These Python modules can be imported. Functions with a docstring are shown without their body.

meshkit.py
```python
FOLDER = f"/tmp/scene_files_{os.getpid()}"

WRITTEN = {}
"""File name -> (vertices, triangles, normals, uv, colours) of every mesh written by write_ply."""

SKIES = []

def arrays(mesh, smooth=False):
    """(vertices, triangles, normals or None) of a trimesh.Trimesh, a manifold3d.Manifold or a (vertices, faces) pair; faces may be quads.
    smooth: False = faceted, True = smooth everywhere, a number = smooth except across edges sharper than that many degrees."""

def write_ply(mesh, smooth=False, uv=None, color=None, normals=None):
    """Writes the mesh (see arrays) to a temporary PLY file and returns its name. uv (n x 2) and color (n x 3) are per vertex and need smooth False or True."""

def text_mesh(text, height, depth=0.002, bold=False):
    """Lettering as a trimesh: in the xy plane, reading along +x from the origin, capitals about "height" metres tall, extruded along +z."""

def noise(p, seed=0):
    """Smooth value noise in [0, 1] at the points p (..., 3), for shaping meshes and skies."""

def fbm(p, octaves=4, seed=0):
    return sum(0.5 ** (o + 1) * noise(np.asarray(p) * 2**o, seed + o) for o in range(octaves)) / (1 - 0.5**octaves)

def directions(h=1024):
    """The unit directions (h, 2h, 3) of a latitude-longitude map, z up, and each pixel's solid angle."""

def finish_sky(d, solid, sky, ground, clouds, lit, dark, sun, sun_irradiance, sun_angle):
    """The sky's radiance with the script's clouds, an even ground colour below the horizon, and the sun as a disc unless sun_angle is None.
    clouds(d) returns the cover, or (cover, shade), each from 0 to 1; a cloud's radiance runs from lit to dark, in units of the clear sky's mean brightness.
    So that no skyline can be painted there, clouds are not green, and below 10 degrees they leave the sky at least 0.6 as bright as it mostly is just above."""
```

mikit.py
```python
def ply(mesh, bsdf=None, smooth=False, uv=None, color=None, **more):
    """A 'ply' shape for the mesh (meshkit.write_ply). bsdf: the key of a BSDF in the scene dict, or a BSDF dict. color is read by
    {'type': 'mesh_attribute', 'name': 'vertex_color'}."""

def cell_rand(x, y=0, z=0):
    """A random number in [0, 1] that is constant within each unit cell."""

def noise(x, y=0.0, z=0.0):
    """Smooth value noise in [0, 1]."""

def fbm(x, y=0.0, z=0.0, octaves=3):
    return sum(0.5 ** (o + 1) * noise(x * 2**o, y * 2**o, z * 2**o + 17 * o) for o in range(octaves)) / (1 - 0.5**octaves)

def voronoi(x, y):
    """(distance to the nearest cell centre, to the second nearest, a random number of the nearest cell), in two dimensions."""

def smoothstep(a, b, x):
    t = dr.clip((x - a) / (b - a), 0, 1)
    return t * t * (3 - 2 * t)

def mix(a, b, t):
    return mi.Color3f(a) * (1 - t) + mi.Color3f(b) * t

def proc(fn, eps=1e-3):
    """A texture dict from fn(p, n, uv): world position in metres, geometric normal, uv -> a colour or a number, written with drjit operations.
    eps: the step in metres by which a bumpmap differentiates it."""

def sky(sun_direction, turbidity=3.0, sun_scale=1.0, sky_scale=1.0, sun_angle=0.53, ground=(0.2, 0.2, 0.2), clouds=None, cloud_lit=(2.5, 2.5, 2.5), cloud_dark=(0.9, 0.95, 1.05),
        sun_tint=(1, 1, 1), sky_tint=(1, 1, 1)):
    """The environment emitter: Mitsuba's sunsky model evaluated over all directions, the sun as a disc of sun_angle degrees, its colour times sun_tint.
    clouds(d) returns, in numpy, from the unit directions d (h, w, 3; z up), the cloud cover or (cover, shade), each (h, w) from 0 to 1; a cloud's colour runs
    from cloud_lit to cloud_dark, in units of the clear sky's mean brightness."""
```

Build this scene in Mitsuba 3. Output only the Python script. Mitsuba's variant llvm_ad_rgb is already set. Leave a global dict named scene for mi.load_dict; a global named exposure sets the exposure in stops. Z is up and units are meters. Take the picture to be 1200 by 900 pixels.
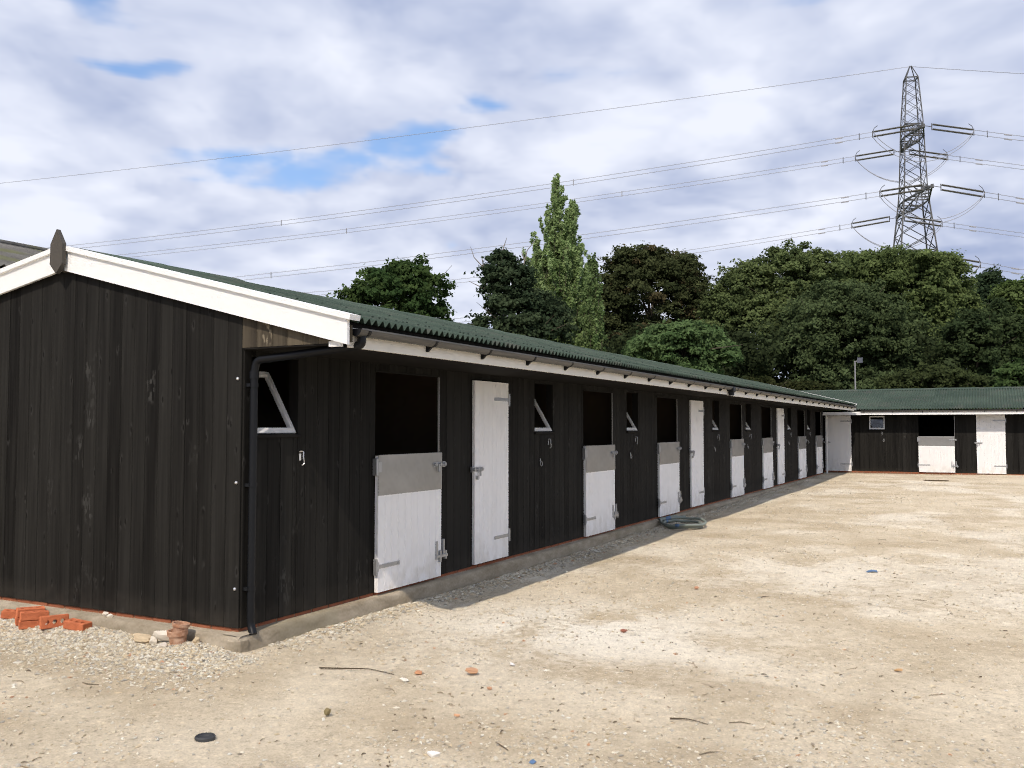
import math, random
import numpy as np, trimesh, manifold3d as m3, drjit as dr, mitsuba as mi
import mikit, meshkit
from mikit import noise, fbm, voronoi, cell_rand, smoothstep, mix, proc
T = mi.ScalarTransform4f
scene, labels = {}, {}

# ------------------------------------------------------------------ camera, sky, exposure
YAW, PITCH = math.radians(27.645), math.radians(2.74)
EYE = [5.18, -5.34, 1.546]
FWD = [-math.sin(YAW) * math.cos(PITCH), math.cos(YAW) * math.cos(PITCH), math.sin(PITCH)]
scene['camera'] = {'type': 'perspective', 'fov': math.degrees(2 * math.atan(600 / 1072.7)), 'fov_axis': 'x', 'near_clip': 0.05, 'far_clip': 6000.0,
                   'to_world': T().look_at(origin=EYE, target=[EYE[i] + FWD[i] for i in range(3)], up=[0, 0, 1])}
exposure = 1.47
SUN = [0.51, -2.40, 2.49]

def azel(d):
    return np.degrees(np.arctan2(d[..., 0], d[..., 1])), np.degrees(np.arcsin(np.clip(d[..., 2], -1, 1)))

# azimuth, elevation, half widths (degrees), strength
BREAKS = [(-50.5, 20.9, 2.2, 0.6, 0.9), (-52.3, 23.4, 2.2, 0.7, 0.8), (-43.6, 14.9, 4.8, 1.0, 1.05), (-39.5, 16.1, 3.0, 0.75, .85), (-37, 16.9, 2.5, .5, .25), (-34.4, 17.4, 2.8, 0.8, 1.1),
          (-28.6, 19.8, 2.0, 0.8, 1.0), (-31.2, 19.0, 1.5, 0.4, 0.6), (-33.2, 11.6, 2.2, 0.4, 0.5), (-22.5, 21.4, 3.0, 0.6, 0.4), (-8.0, 23.8, 6, 0.8, 0.4),
          (60, 30, 9, 4, 1), (110, 40, 12, 5, 1), (175, 35, 10, 6, 1), (-120, 32, 9, 5, 1), (-85, 28, 6, 2, 0.9), (30, 38, 9, 4, 1)]
TONES = [(-16.5, 19.2, 6.0, 1.6, -0.4), (-24.0, 16.5, 5.0, 1.6, -0.3), (-2.0, 13.4, 3.5, .8, -0.45), (-14, 11.2, 6, 1.0, -0.35), (-30, 23.2, 8, 1.6, 0.2),
         (-9.5, 15.6, 7.0, 1.6, 0.4), (1.0, 9.8, 4.0, 2.2, 0.35), (-16, 14.2, 6.0, 1.2, 0.3), (-45, 18.3, 9, 1.6, 0.1), (-50, 13.0, 6, 2, 0.1), (-36, 21.5, 6, 2, -0.2), (-22, 12.6, 6, 1, .2), (-5, 12.0, 8, 3.0, .22), (-3, 17.0, 6, 2.2, .25), (-40, 12.5, 9, 1.6, .15)]

def clouds(d):
    """a broken sheet of cloud: ragged streaks of blue, bright crests, grey undersides"""
    az, el = azel(d)
    k = 1.0 / (np.maximum(d[..., 2:3], 0) + 0.16)
    q = np.concatenate([d[..., :2] * k, 0 * k], -1)
    f = lambda s, o, sd, off=0.0: meshkit.fbm(q * s + off, o, sd) - 0.5
    warp = np.stack([f(1.5, 4, 5, 3.1), f(1.5, 4, 6, 9.7), 0 * az], -1)
    w1 = np.stack([f(6.0, 4, 15), f(6.0, 4, 16, 4.2), 0 * az], -1)
    qq = q + warp * .35 + w1 * .10
    puff = 1 - 2 * np.abs(meshkit.fbm(qq * 3.4 + 5, 5, 21) - .5)          # billows
    mid = meshkit.fbm(qq * 2.6 + 7.0, 6, 2) - .5
    fine = meshkit.fbm(qq * 9.0, 5, 3) - .5
    gap = 0.42 * smooth_np(.14, .30, f(1.1, 5, 1, 2.6))
    A, E = az + 7 * w1[..., 0] + 5 * warp[..., 0], el + 3.2 * w1[..., 1] + 2 * warp[..., 1]
    for a, e, wa, we, s in BREAKS:
        gap = gap + s * np.exp(-(((A - a) * np.cos(np.radians(el))) / wa) ** 2 - ((E - e) / we) ** 2)
    gap = smooth_np(.24, 1.40, gap * 1.12 + 1.3 * mid * smooth_np(.02, .4, gap) + 1.6 * fine * smooth_np(.02, .4, gap))
    shade = 0.46 + 1.05 * mid + 1.1 * f(1.3, 3, 9, 4.4) + .7 * fine - .55 * (puff - .78) * .7
    for a, e, wa, we, s in TONES:
        shade = shade + s * np.exp(-(((A - a) * np.cos(np.radians(el))) / wa) ** 2 - ((E - e) / we) ** 2)
    return 1 - .88 * gap, np.clip(shade, 0, 1)

def smooth_np(a, b, x):
    t = np.clip((x - a) / (b - a), 0, 1)
    return t * t * (3 - 2 * t)

scene['sky'] = mikit.sky(SUN, turbidity=3, clouds=clouds, sky_scale=1.75, sun_scale=0.85, sun_tint=(0.93, 1.0, 1.17), cloud_lit=(1.92, 2.0, 2.25), cloud_dark=(.88, 1.04, 1.50), sky_tint=(.93, .98, 1.08), ground=(0.3, 0.28, 0.23))

# ------------------------------------------------------------------ helpers
def numbered(key):
    if key not in scene and key not in used:
        used.add(key)
        return key
    i = 1
    while f'{key}_{i:03d}' in scene or f'{key}_{i:03d}' in used:
        i += 1
    used.add(f'{key}_{i:03d}')
    return f'{key}_{i:03d}'
used = set()

def thing(name, label, category, group=None):
    key = numbered(name)
    labels[key] = {'label': label, 'category': category}
    if group:
        labels[key]['group'] = group
    return key

def put(name, mesh, bsdf, parent=None, smooth=False, label=None, kind=None, color=None):
    key = numbered((parent + '__' if parent else '') + name)
    scene[key] = mikit.ply(mesh, bsdf, smooth=smooth, color=color)
    if label or kind:
        labels.setdefault(key, {})
        if label: labels[key]['label'] = label
        if kind: labels[key]['kind'] = kind
    return key

def whole(name, mesh, bsdf, label, category, group=None, smooth=False, color=None):
    """a thing that is one mesh"""
    key = put(name, mesh, bsdf, smooth=smooth, color=color)
    labels[key] = {'label': label, 'category': category}
    if group: labels[key]['group'] = group
    return key

def join(ms):
    vs, fs, n = [], [], 0
    for m in ms:
        v, f = (m.vertices, m.faces) if hasattr(m, 'vertices') else m
        vs.append(np.asarray(v)); fs.append(np.asarray(f) + n); n += len(v)
    return np.vstack(vs), np.vstack(fs)

def prism(poly, a, b):
    """convex polygon (k x 3 points at one end: a) joined to its shifted copy b (k x 3)"""
    a, b = np.asarray(a, float), np.asarray(b, float)
    k = len(a)
    f = [[0, i, i + 1] for i in range(1, k - 1)] + [[k, k + i + 1, k + i] for i in range(1, k - 1)]
    for i in range(k):
        j = (i + 1) % k
        f += [[i, k + i, k + j], [i, k + j, j]]
    v = np.vstack([a, b]); f = np.array(f)
    tri = v[f]
    if np.einsum('ij,ij->i', tri[:, 0], np.cross(tri[:, 1], tri[:, 2])).sum() < 0:
        f = f[:, ::-1]
    return v, f

def box(x0, x1, y0, y1, z0, z1, c=0.0):
    if c <= 0:
        a = [[x0, y0, z0], [x1, y0, z0], [x1, y1, z0], [x0, y1, z0]]
        return prism(None, a, [[p[0], p[1], z1] for p in a])
    pts = []
    for sx in (0, 1):
        for sy in (0, 1):
            for sz in (0, 1):
                for ax in range(3):
                    p = [(x0 + c, x1 - c)[sx], (y0 + c, y1 - c)[sy], (z0 + c, z1 - c)[sz]]
                    p[ax] = ((x0, x1)[sx], (y0, y1)[sy], (z0, z1)[sz])[ax]
                    pts.append(p)
    h = trimesh.convex.convex_hull(np.array(pts))
    return np.array(h.vertices), np.array(h.faces)

def xform(mesh, fn):
    v, f = (mesh.vertices, mesh.faces) if hasattr(mesh, 'vertices') else mesh
    return fn(np.asarray(v, float)), np.asarray(f)

def beam(p, q, w, w2=None):
    p, q = np.asarray(p, float), np.asarray(q, float)
    d = (q - p) / np.linalg.norm(q - p)
    x = np.cross(d, [0, 0, 1.0] if abs(d[2]) < 0.95 else [1.0, 0, 0]); x /= np.linalg.norm(x)
    y = np.cross(d, x); w2 = w if w2 is None else w2
    s = [(1, 1), (-1, 1), (-1, -1), (1, -1)]
    return prism(None, [p + (x * a + y * b) * w / 2 for a, b in s], [q + (x * a + y * b) * w2 / 2 for a, b in s])

def tube(path, r, n=10, closed=False, caps=True):
    P = np.asarray(path, float); m = len(P)
    R = np.broadcast_to(np.asarray(r, float), (m,))
    t = np.roll(P, -1, 0) - np.roll(P, 1, 0) if closed else np.gradient(P, axis=0)
    t /= np.linalg.norm(t, axis=1, keepdims=True)
    x = np.cross(t[0], [0, 0, 1.0] if abs(t[0][2]) < 0.9 else [1.0, 0, 0]); x /= np.linalg.norm(x)
    rings = []
    for i in range(m):
        x = x - t[i] * (x @ t[i]); x /= np.linalg.norm(x)
        y = np.cross(t[i], x)
        a = np.arange(n) / n * 2 * np.pi
        rings.append(P[i] + R[i] * (np.cos(a)[:, None] * x + np.sin(a)[:, None] * y))
    v = np.vstack(rings); f = []
    for i in range(m if closed else m - 1):
        j = (i + 1) % m
        for k in range(n):
            l = (k + 1) % n
            f += [[i * n + k, i * n + l, j * n + l], [i * n + k, j * n + l, j * n + k]]
    if caps and not closed:
        v = np.vstack([v, P[:1], P[-1:]]); c = m * n
        for k in range(n):
            l = (k + 1) % n
            f += [[c, l, k], [c + 1, (m - 1) * n + k, (m - 1) * n + l]]
    return v, np.array(f)

def rounded(path, r, n=5):
    """path with its corners rounded"""
    P = [np.asarray(p, float) for p in path]; out = [P[0]]
    for a, b, c in zip(P, P[1:], P[2:]):
        u, w = (a - b) / np.linalg.norm(a - b), (c - b) / np.linalg.norm(c - b)
        k = min(r, np.linalg.norm(a - b) * .45, np.linalg.norm(c - b) * .45)
        for t in np.linspace(0, 1, n):
            out.append((1 - t) ** 2 * (b + u * k) + 2 * t * (1 - t) * b + t * t * (b + w * k))
    return out + [P[-1]]

def lathe(profile, n=20):
    m = trimesh.creation.revolve(np.array(profile, float), sections=n)
    return np.array(m.vertices), np.array(m.faces)

def stone(size, seed, sub=3, rough=0.5):
    m = trimesh.creation.icosphere(subdivisions=sub)
    v = np.array(m.vertices)
    v = v * (1 + rough * (meshkit.fbm(v * 2.1 + seed * 13.7, 4, seed) - 0.5) * 2)[:, None]
    rs = np.random.default_rng(seed)
    for _ in range(11):                                   # broken faces
        nrm = rs.normal(size=3); nrm /= np.linalg.norm(nrm)
        h = v @ nrm; lim = 0.50 + 0.32 * rs.random()
        v = v - np.maximum(h - lim, 0)[:, None] * nrm
    return v * np.asarray(size), np.array(m.faces)

def moved(mesh, loc=(0, 0, 0), rz=0.0, rx=0.0, ry=0.0):
    v, f = (mesh.vertices, mesh.faces) if hasattr(mesh, 'vertices') else mesh
    Rm = trimesh.transformations.euler_matrix(rx, ry, rz)[:3, :3]
    return np.asarray(v) @ Rm.T + np.asarray(loc, float), np.asarray(f)

# ------------------------------------------------------------------ materials
def two(b): return {'type': 'twosided', 'bsdf': b}
def pr(base, rough=0.6, spec=0.4, metallic=0.0, **k):
    base = base if isinstance(base, dict) else {'type': 'rgb', 'value': list(base)}
    return two({'type': 'principled', 'base_color': base, 'roughness': rough, 'specular': spec, 'metallic': metallic, **k})

BW = 0.152                                               # width of a cladding board
def wood_stain(tone, warm):
    def fn(p, n, uv):
        u = p.x + p.y
        i = dr.floor(u / BW + 0.001)
        r = cell_rand(i, 3, 1); r2 = cell_rand(i, 5, 2)
        grain = noise(u * 95 + r * 40, p.z * 2.3 + r2 * 30, 1.0)
        broad = fbm(u * 14 + r * 17, p.z * 0.9 + r2 * 11, 3.0)
        c = mix((.0072, .0067, .0061), (.0240, .0231, .0208), dr.clip(0.5 * grain + 0.75 * broad - 0.12 + 0.55 * (r - 0.5), 0, 1))
        # knots
        a, b, w = voronoi(u / BW * 0.9 + r * 7, p.z * 2.1 + r2 * 9)
        ring = smoothstep(0.16, 0.05, a) * smoothstep(0.42, 0.5, w)
        c = mix(c, mi.Color3f(.034, .033, .031), ring * smoothstep(.35, .7, noise(u * 50, p.z * 22, 9.0)) * 0.9)
        c = mix(c, mi.Color3f(.005, .0045, .004), smoothstep(.07, .03, a) * smoothstep(0.42, 0.5, w) * .8)
        # pale scuffs and rain streaks
        s = smoothstep(.74, .88, fbm(u * 4.0, p.z * 2.2, 8.0)) * smoothstep(.40, .75, noise(u * 70, p.z * 28, 2.0))
        c = mix(c, mi.Color3f(.065, .064, .060), s * .6)
        low = smoothstep(.22, .0, p.z) * fbm(u * 9, p.z * 14, 5.0)
        c = mix(c, mi.Color3f(.06, .052, .042), low * .5)
        return c * mi.Color3f(*(tone * w_ for w_ in warm))
    return fn
scene['dark_wood'] = two({'type': 'principled', 'base_color': proc(wood_stain(1.0, (1, 1, 1))), 'roughness': 0.65, 'specular': 0.08})
scene['brown_wood'] = two({'type': 'principled', 'base_color': proc(wood_stain(4.2, (1.15, 1.0, .76))), 'roughness': 0.7, 'specular': 0.25})  # lighter, browner tone of the same board stain
scene['shade_wood'] = pr((.012, .011, .010), 0.75, 0.15)
scene['inner_timber'] = pr((.075, .055, .038), 0.8, 0.15)
scene['old_plank'] = pr((.12, .09, .06), 0.9, 0.1)
scene['finial_wood'] = pr((.075, .068, .058), 0.7, 0.3)

def paint(p, n, uv):
    d = fbm(p.x * 3 + p.y * 3, p.z * 2.2, 4.0)
    st = noise(p.x * 40 + p.y * 40, p.z * 1.6, 2.0)
    c = mix((.88, .875, .87), (.82, .815, .805), dr.clip(d * .8 + st * .35 - .3, 0, 1))
    low = smoothstep(.42, .02, p.z) * smoothstep(.25, .75, fbm(p.x * 13 + p.y * 13, p.z * 9, 7.0))
    c = mix(c, mi.Color3f(.56, .51, .43), low * .4)
    kick = smoothstep(.66, .76, fbm(p.x * 6 + p.y * 6, p.z * 5, 11.0)) * smoothstep(.9, .3, p.z)
    return mix(c, mi.Color3f(.66, .63, .58), kick * .22)
scene['white_paint'] = two({'type': 'principled', 'base_color': proc(paint), 'roughness': 0.5, 'specular': 0.4})
scene['white_trim'] = pr((.82, .82, .81), 0.42, 0.45)
scene['cream_paint'] = pr((.74, .71, .64), 0.55, 0.4)

def galv(p, n, uv):
    a, b, w = voronoi((p.x + p.y) * 26, p.z * 26)
    d = fbm((p.x + p.y) * 4, p.z * 6, 2.0)
    return mix((.31, .305, .29), (.40, .395, .38), dr.clip(w * .25 + d * .9 - .1, 0, 1))
scene['galvanised'] = two({'type': 'principled', 'base_color': proc(galv), 'roughness': 0.42, 'specular': 0.5, 'metallic': 0.75})
scene['zinc_fitting'] = pr((.42, .43, .44), 0.4, 0.5, 0.7)
scene['screw_metal'] = pr((.75, .75, .76), 0.3, 0.5, 0.9)
scene['black_plastic'] = pr((.007, .008, .010), 0.42, 0.25)
def gutter_col(p, n, uv):
    return mix((.055, .053, .05), (.12, .115, .105), dr.clip(fbm(p.y * 3, p.x * 30, p.z * 30) * 1.4 - .3, 0, 1))
scene['gutter_plastic'] = two({'type': 'principled', 'base_color': proc(gutter_col), 'roughness': 0.45, 'specular': 0.5})

def roof_green(p, n, uv):
    big = fbm(p.x * .9, p.y * .9, 1.0)
    sp = noise(p.x * 70, p.y * 70, p.z * 70)
    sh = cell_rand(dr.floor(p.y / .935 + 20), dr.floor(p.x / 1.7 + 30), 4)
    c = mix((.030, .050, .037), (.062, .088, .067), dr.clip(.7 * big + .5 * sp - .15 + .5 * (sh - .5), 0, 1))
    moss = smoothstep(.56, .74, fbm(p.x * 3.5, p.y * 7, 6.0))
    return mix(c, mi.Color3f(.075, .078, .066), moss * .55)
scene['roof_green'] = two({'type': 'principled', 'base_color': proc(roof_green), 'roughness': 0.8, 'specular': 0.25})
scene['nail_cap'] = pr((.022, .038, .028), 0.6, 0.3)

def concrete(p, n, uv):
    a = fbm(p.x * 5 + 3, p.y * 5, p.z * 9)
    b = noise(p.x * 60, p.y * 60, p.z * 60)
    c = mix((.21, .172, .118), (.44, .385, .295), dr.clip(a * 1.3 + .35 * b - .35, 0, 1))
    g = smoothstep(.6, .75, fbm(p.x * 2.4, p.y * 2.4, 2.0))
    return mix(c, mi.Color3f(.24, .22, .15), g * .4)
scene['concrete'] = two({'type': 'bumpmap', 'bump': proc(lambda p, n, uv: .006 * fbm(p.x * 40, p.y * 40, p.z * 40)), 'scale': 1.0,
                         'bsdf': {'type': 'principled', 'base_color': proc(concrete), 'roughness': 0.9, 'specular': 0.2}})
def clay(p, n, uv):
    a = fbm(p.x * 22, p.y * 22, p.z * 22); b = noise(p.x * 130, p.y * 130, p.z * 130)
    return mix((.22, .075, .038), (.36, .135, .072), dr.clip(a * 1.1 + .3 * b - .2, 0, 1))
def fresh_clay(p, n, uv):
    return clay(p, n, uv) * mi.Color3f(1.6, 1.35, 1.15)
scene['fresh_clay'] = two({'type': 'principled', 'base_color': proc(fresh_clay), 'roughness': 0.85, 'specular': 0.25})
scene['brick_clay'] = two({'type': 'principled', 'base_color': proc(clay), 'roughness': 0.85, 'specular': 0.25})
def terracotta(p, n, uv):
    a = fbm(p.x * 30, p.y * 30, p.z * 40)
    return mix((.34, .17, .10), (.55, .38, .27), dr.clip(a * 1.6 - .4, 0, 1))
scene['terracotta'] = two({'type': 'principled', 'base_color': proc(terracotta), 'roughness': 0.85, 'specular': 0.25})

def soil(p, n, uv):
    # packed hoggin: sandy clay, white limestone dust, damp darker drifts
    big = fbm(p.x * .42 + 3.3, p.y * .30 + 1.2, 1.0, octaves=4)
    mid = fbm(p.x * 1.9 + p.y * .5, p.y * 1.5 - p.x * .4, 4.0, octaves=5)
    fin = fbm(p.x * 16, p.y * 20, 2.0, octaves=3)
    grit = noise(p.x * 120, p.y * 120, 3.0)
    c = mix((.44, .36, .25), (.58, .495, .37), dr.clip(mid * 1.5 - .25, 0, 1))
    dust = .5 * smoothstep(.52, .72, big + .35 * (mid - .5) + .18 * (fin - .5))
    dx, dy = p.x - 1.9, p.y - 1.9
    dust = dr.maximum(dust, dr.exp(-(dx * dx / 2.4 + dy * dy / 1.5)) * smoothstep(.25, .6, mid + .4 * (fin - .5)))
    c = mix(c, mi.Color3f(.70, .645, .545), dust * .85)
    damp = smoothstep(.56, .72, fbm(p.x * .8 + 20, p.y * 1.3 + 4, 7.0, octaves=4)) * (1 - dust)
    c = mix(c, mi.Color3f(.38, .30, .20), damp * .55)
    c = c * (.86 + .28 * grit) * (.86 + .28 * fin) * mi.Color3f(.885, .912, .925)
    a, b, w = voronoi(p.x * 26, p.y * 26)
    c = c * (1 - .20 * smoothstep(.80, .97, w) * smoothstep(.42, .25, a)) + mi.Color3f(.09, .08, .065) * smoothstep(.28, .05, w) * smoothstep(.40, .2, a) * .8
    far = smoothstep(33.0, 38.0, p.y + .4 * dr.abs(p.x))
    grass = mix((.06, .085, .025), (.11, .12, .045), fbm(p.x * .7, p.y * .7, 5.0))
    return mix(c, grass, dr.maximum(far, smoothstep(24.0, 30.0, p.x)))
scene['soil'] = two({'type': 'bumpmap', 'bump': proc(lambda p, n, uv: .011 * fbm(p.x * 34, p.y * 34, 1.0) + .005 * noise(p.x * 150, p.y * 150, 2.0), eps=2e-3), 'scale': 1.0,
                     'bsdf': {'type': 'principled', 'base_color': proc(soil), 'roughness': 0.95, 'specular': 0.15}})
VC = {'type': 'mesh_attribute', 'name': 'vertex_color'}
scene['stone_mix'] = two({'type': 'principled', 'base_color': VC, 'roughness': 0.9, 'specular': 0.2})
scene['leaf'] = {'type': 'principledthin', 'base_color': VC, 'roughness': 0.85, 'diff_trans': 0.8, 'spec_trans': 0.0, 'eta': 1.4}
scene['bark'] = pr((.10, .085, .065), 0.9, 0.2)
scene['dead_wood'] = pr((.22, .20, .17), 0.9, 0.2)
scene['pylon_steel'] = pr((.105, .108, .112), 0.65, 0.25, 0.1)
scene['insulator_glaze'] = pr((.085, .08, .062), 0.4, 0.4)
scene['cable_metal'] = pr((.36, .36, .38), 0.6, 0.4, 0.3)
scene['glass'] = {'type': 'thindielectric', 'int_ior': 1.5}
scene['hose_rubber'] = pr((.20, .23, .20), 0.5, 0.4)
scene['blue_plastic'] = pr((.09, .16, .28), 0.45, 0.4)
scene['lamp_grey'] = pr((.12, .13, .16), 0.5, 0.4)
scene['pole_grey'] = pr((.30, .30, .30), 0.5, 0.4, 0.3)
scene['cast_grey'] = pr((.045, .047, .05), 0.55, 0.45)
def barn_roof(p, n, uv):
    a = fbm(p.x * 2.2, p.y * 2.2, 3.0); b = noise(p.x * 30, p.y * 30, 1.0)
    c = mix((.085, .083, .078), (.155, .152, .142), dr.clip(a * 1.2 + .3 * b - .3, 0, 1))
    return mix(c, mi.Color3f(.10, .108, .05), smoothstep(.52, .7, fbm(p.x * .9 + 5, p.y * .9, 2.0)) * .7)
scene['barn_sheet'] = two({'type': 'principled', 'base_color': proc(barn_roof), 'roughness': 0.9, 'specular': 0.2})

# ------------------------------------------------------------------ ground
def s01(x, a, b): return smooth_np(a, b, x)
def ground_z(x, y):
    x, y = np.asarray(x, float), np.asarray(y, float)
    p = np.stack([x, y, 0 * x], -1)
    base = -0.185 + 0.075 * s01(y, 1, 20) + 0.07 * s01(y, 20, 27.5) + 0.012 * np.clip(x - 2, 0, 8) * s01(y, 14, 28)
    near = 1 - s01(np.hypot(x - 3, y - 8), 40, 90)
    z = base + near * (0.050 * (meshkit.fbm(p * .55 + 3, 3, 1) - .5) + 0.022 * (meshkit.fbm(p * 2.3, 3, 2) - .5) + 0.009 * (meshkit.fbm(p * 11, 3, 3) - .5))
    z = z + 0.085 * np.exp(-((y + .20) / .22) ** 2) * (1 - s01(x, -.35, .45)) * (.5 + .8 * (meshkit.fbm(p * 1.3 + 8, 2, 5) - .3))           # gravel banked against the gable
    z = z + 0.03 * np.exp(-((x - .22) / .14) ** 2) * s01(y, -.1, .9) * (1 - s01(y, 26, 27))
    return z - 1.2 * s01(np.hypot(x, y), 60, 400)

def ground():
    r = np.concatenate([np.geomspace(.25, 40, 420), np.geomspace(42, 3500, 40)])
    view = math.radians(90) + YAW
    th = np.concatenate([np.linspace(view - 0.72, view + 0.72, 430), np.linspace(view + .75, view + 2 * np.pi - .75, 90)])
    R, A = np.meshgrid(r, th, indexing='ij')
    X, Y = EYE[0] + R * np.cos(A), EYE[1] + R * np.sin(A)
    v = np.stack([X, Y, ground_z(X, Y)], -1).reshape(-1, 3)
    n, m = R.shape
    i = np.arange(n - 1)[:, None] * m + np.arange(m)[None]
    j = np.arange(n - 1)[:, None] * m + (np.arange(m)[None] + 1) % m
    f = np.concatenate([np.stack([i, i + m, j + m], -1).reshape(-1, 3), np.stack([i, j + m, j], -1).reshape(-1, 3)])
    c = len(v)
    v = np.vstack([v, [[EYE[0], EYE[1], float(ground_z(EYE[0], EYE[1]))]]])
    f = np.vstack([f, np.stack([np.full(m, c), np.arange(m), (np.arange(m) + 1) % m], 1)])
    return v, f
put('ground', ground(), 'soil', smooth=True, kind='structure', label='sandy beige yard of packed gravel and pale dust')

# ------------------------------------------------------------------ the stable blocks
WOOD_TOP = 2.17
ROOF_K = 0.25                                            # rise per metre

def left_map(v): return np.stack([v[:, 1], v[:, 0], v[:, 2]], 1)                 # (along, out, up) -> world, facade x = 0
FAR_Y = 28.7
def far_map(v): return np.stack([v[:, 0], FAR_Y - v[:, 1], v[:, 2]], 1)
def gable_map(v): return np.stack([v[:, 0], -v[:, 1], v[:, 2]], 1)
def placed(mesh, fn):
    v, f = xform(mesh, fn)
    return v, f[:, ::-1]

def board(u0, u1, z0, top, t=0.02, c=0.0038, d=0.0):
    """a cladding board: outer face at d, chamfered along both edges, top height a function of u"""
    g = 0.0011
    P = [(u0 + g, d - t), (u1 - g, d - t), (u1 - g, d - c), (u1 - g - c, d), (u0 + g + c, d), (u0 + g, d - c)]
    return prism(None, [[u, e, z0] for u, e in P], [[u, e, top(u)] for u, e in P])

def clad(parent, fn, u0, u1, z0, top, openings, one_by_one, mat='dark_wood', jitter=0.0011, seed=1):
    """boards of a wall; those beyond one_by_one are joined"""
    rs = np.random.default_rng(seed)
    edges = sorted({round(k * BW, 4) for k in range(math.ceil(u0 / BW), math.floor(u1 / BW) + 1)} | {u0, u1} | {e for o in openings for e in o[:2] if u0 < e < u1})
    edges = [e for i, e in enumerate(edges) if i == 0 or e - edges[i - 1] > 0.004 or e in (u1,)]
    rest = []
    for a, b in zip(edges, edges[1:]):
        m = (a + b) / 2
        spans, lo = [], z0
        for o in sorted([o for o in openings if o[0] < m < o[1]], key=lambda o: o[2]):
            if o[2] > lo + .01: spans.append((lo, o[2]))
            lo = max(lo, o[3])
        d = -abs(rs.normal() * jitter)
        pieces = [board(a, b, s, (lambda u, e=e: e), d=d) for s, e in spans]
        if lo < top(m) - .01:
            pieces.append(board(a, b, lo, top, d=d))
        if not pieces: continue
        if one_by_one(m):
            for q in pieces: put('board', placed(q, fn), mat, parent)
        else:
            rest += pieces
    if rest:
        put('boarding', placed(join(rest), fn), mat, parent, kind='stuff')

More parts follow.
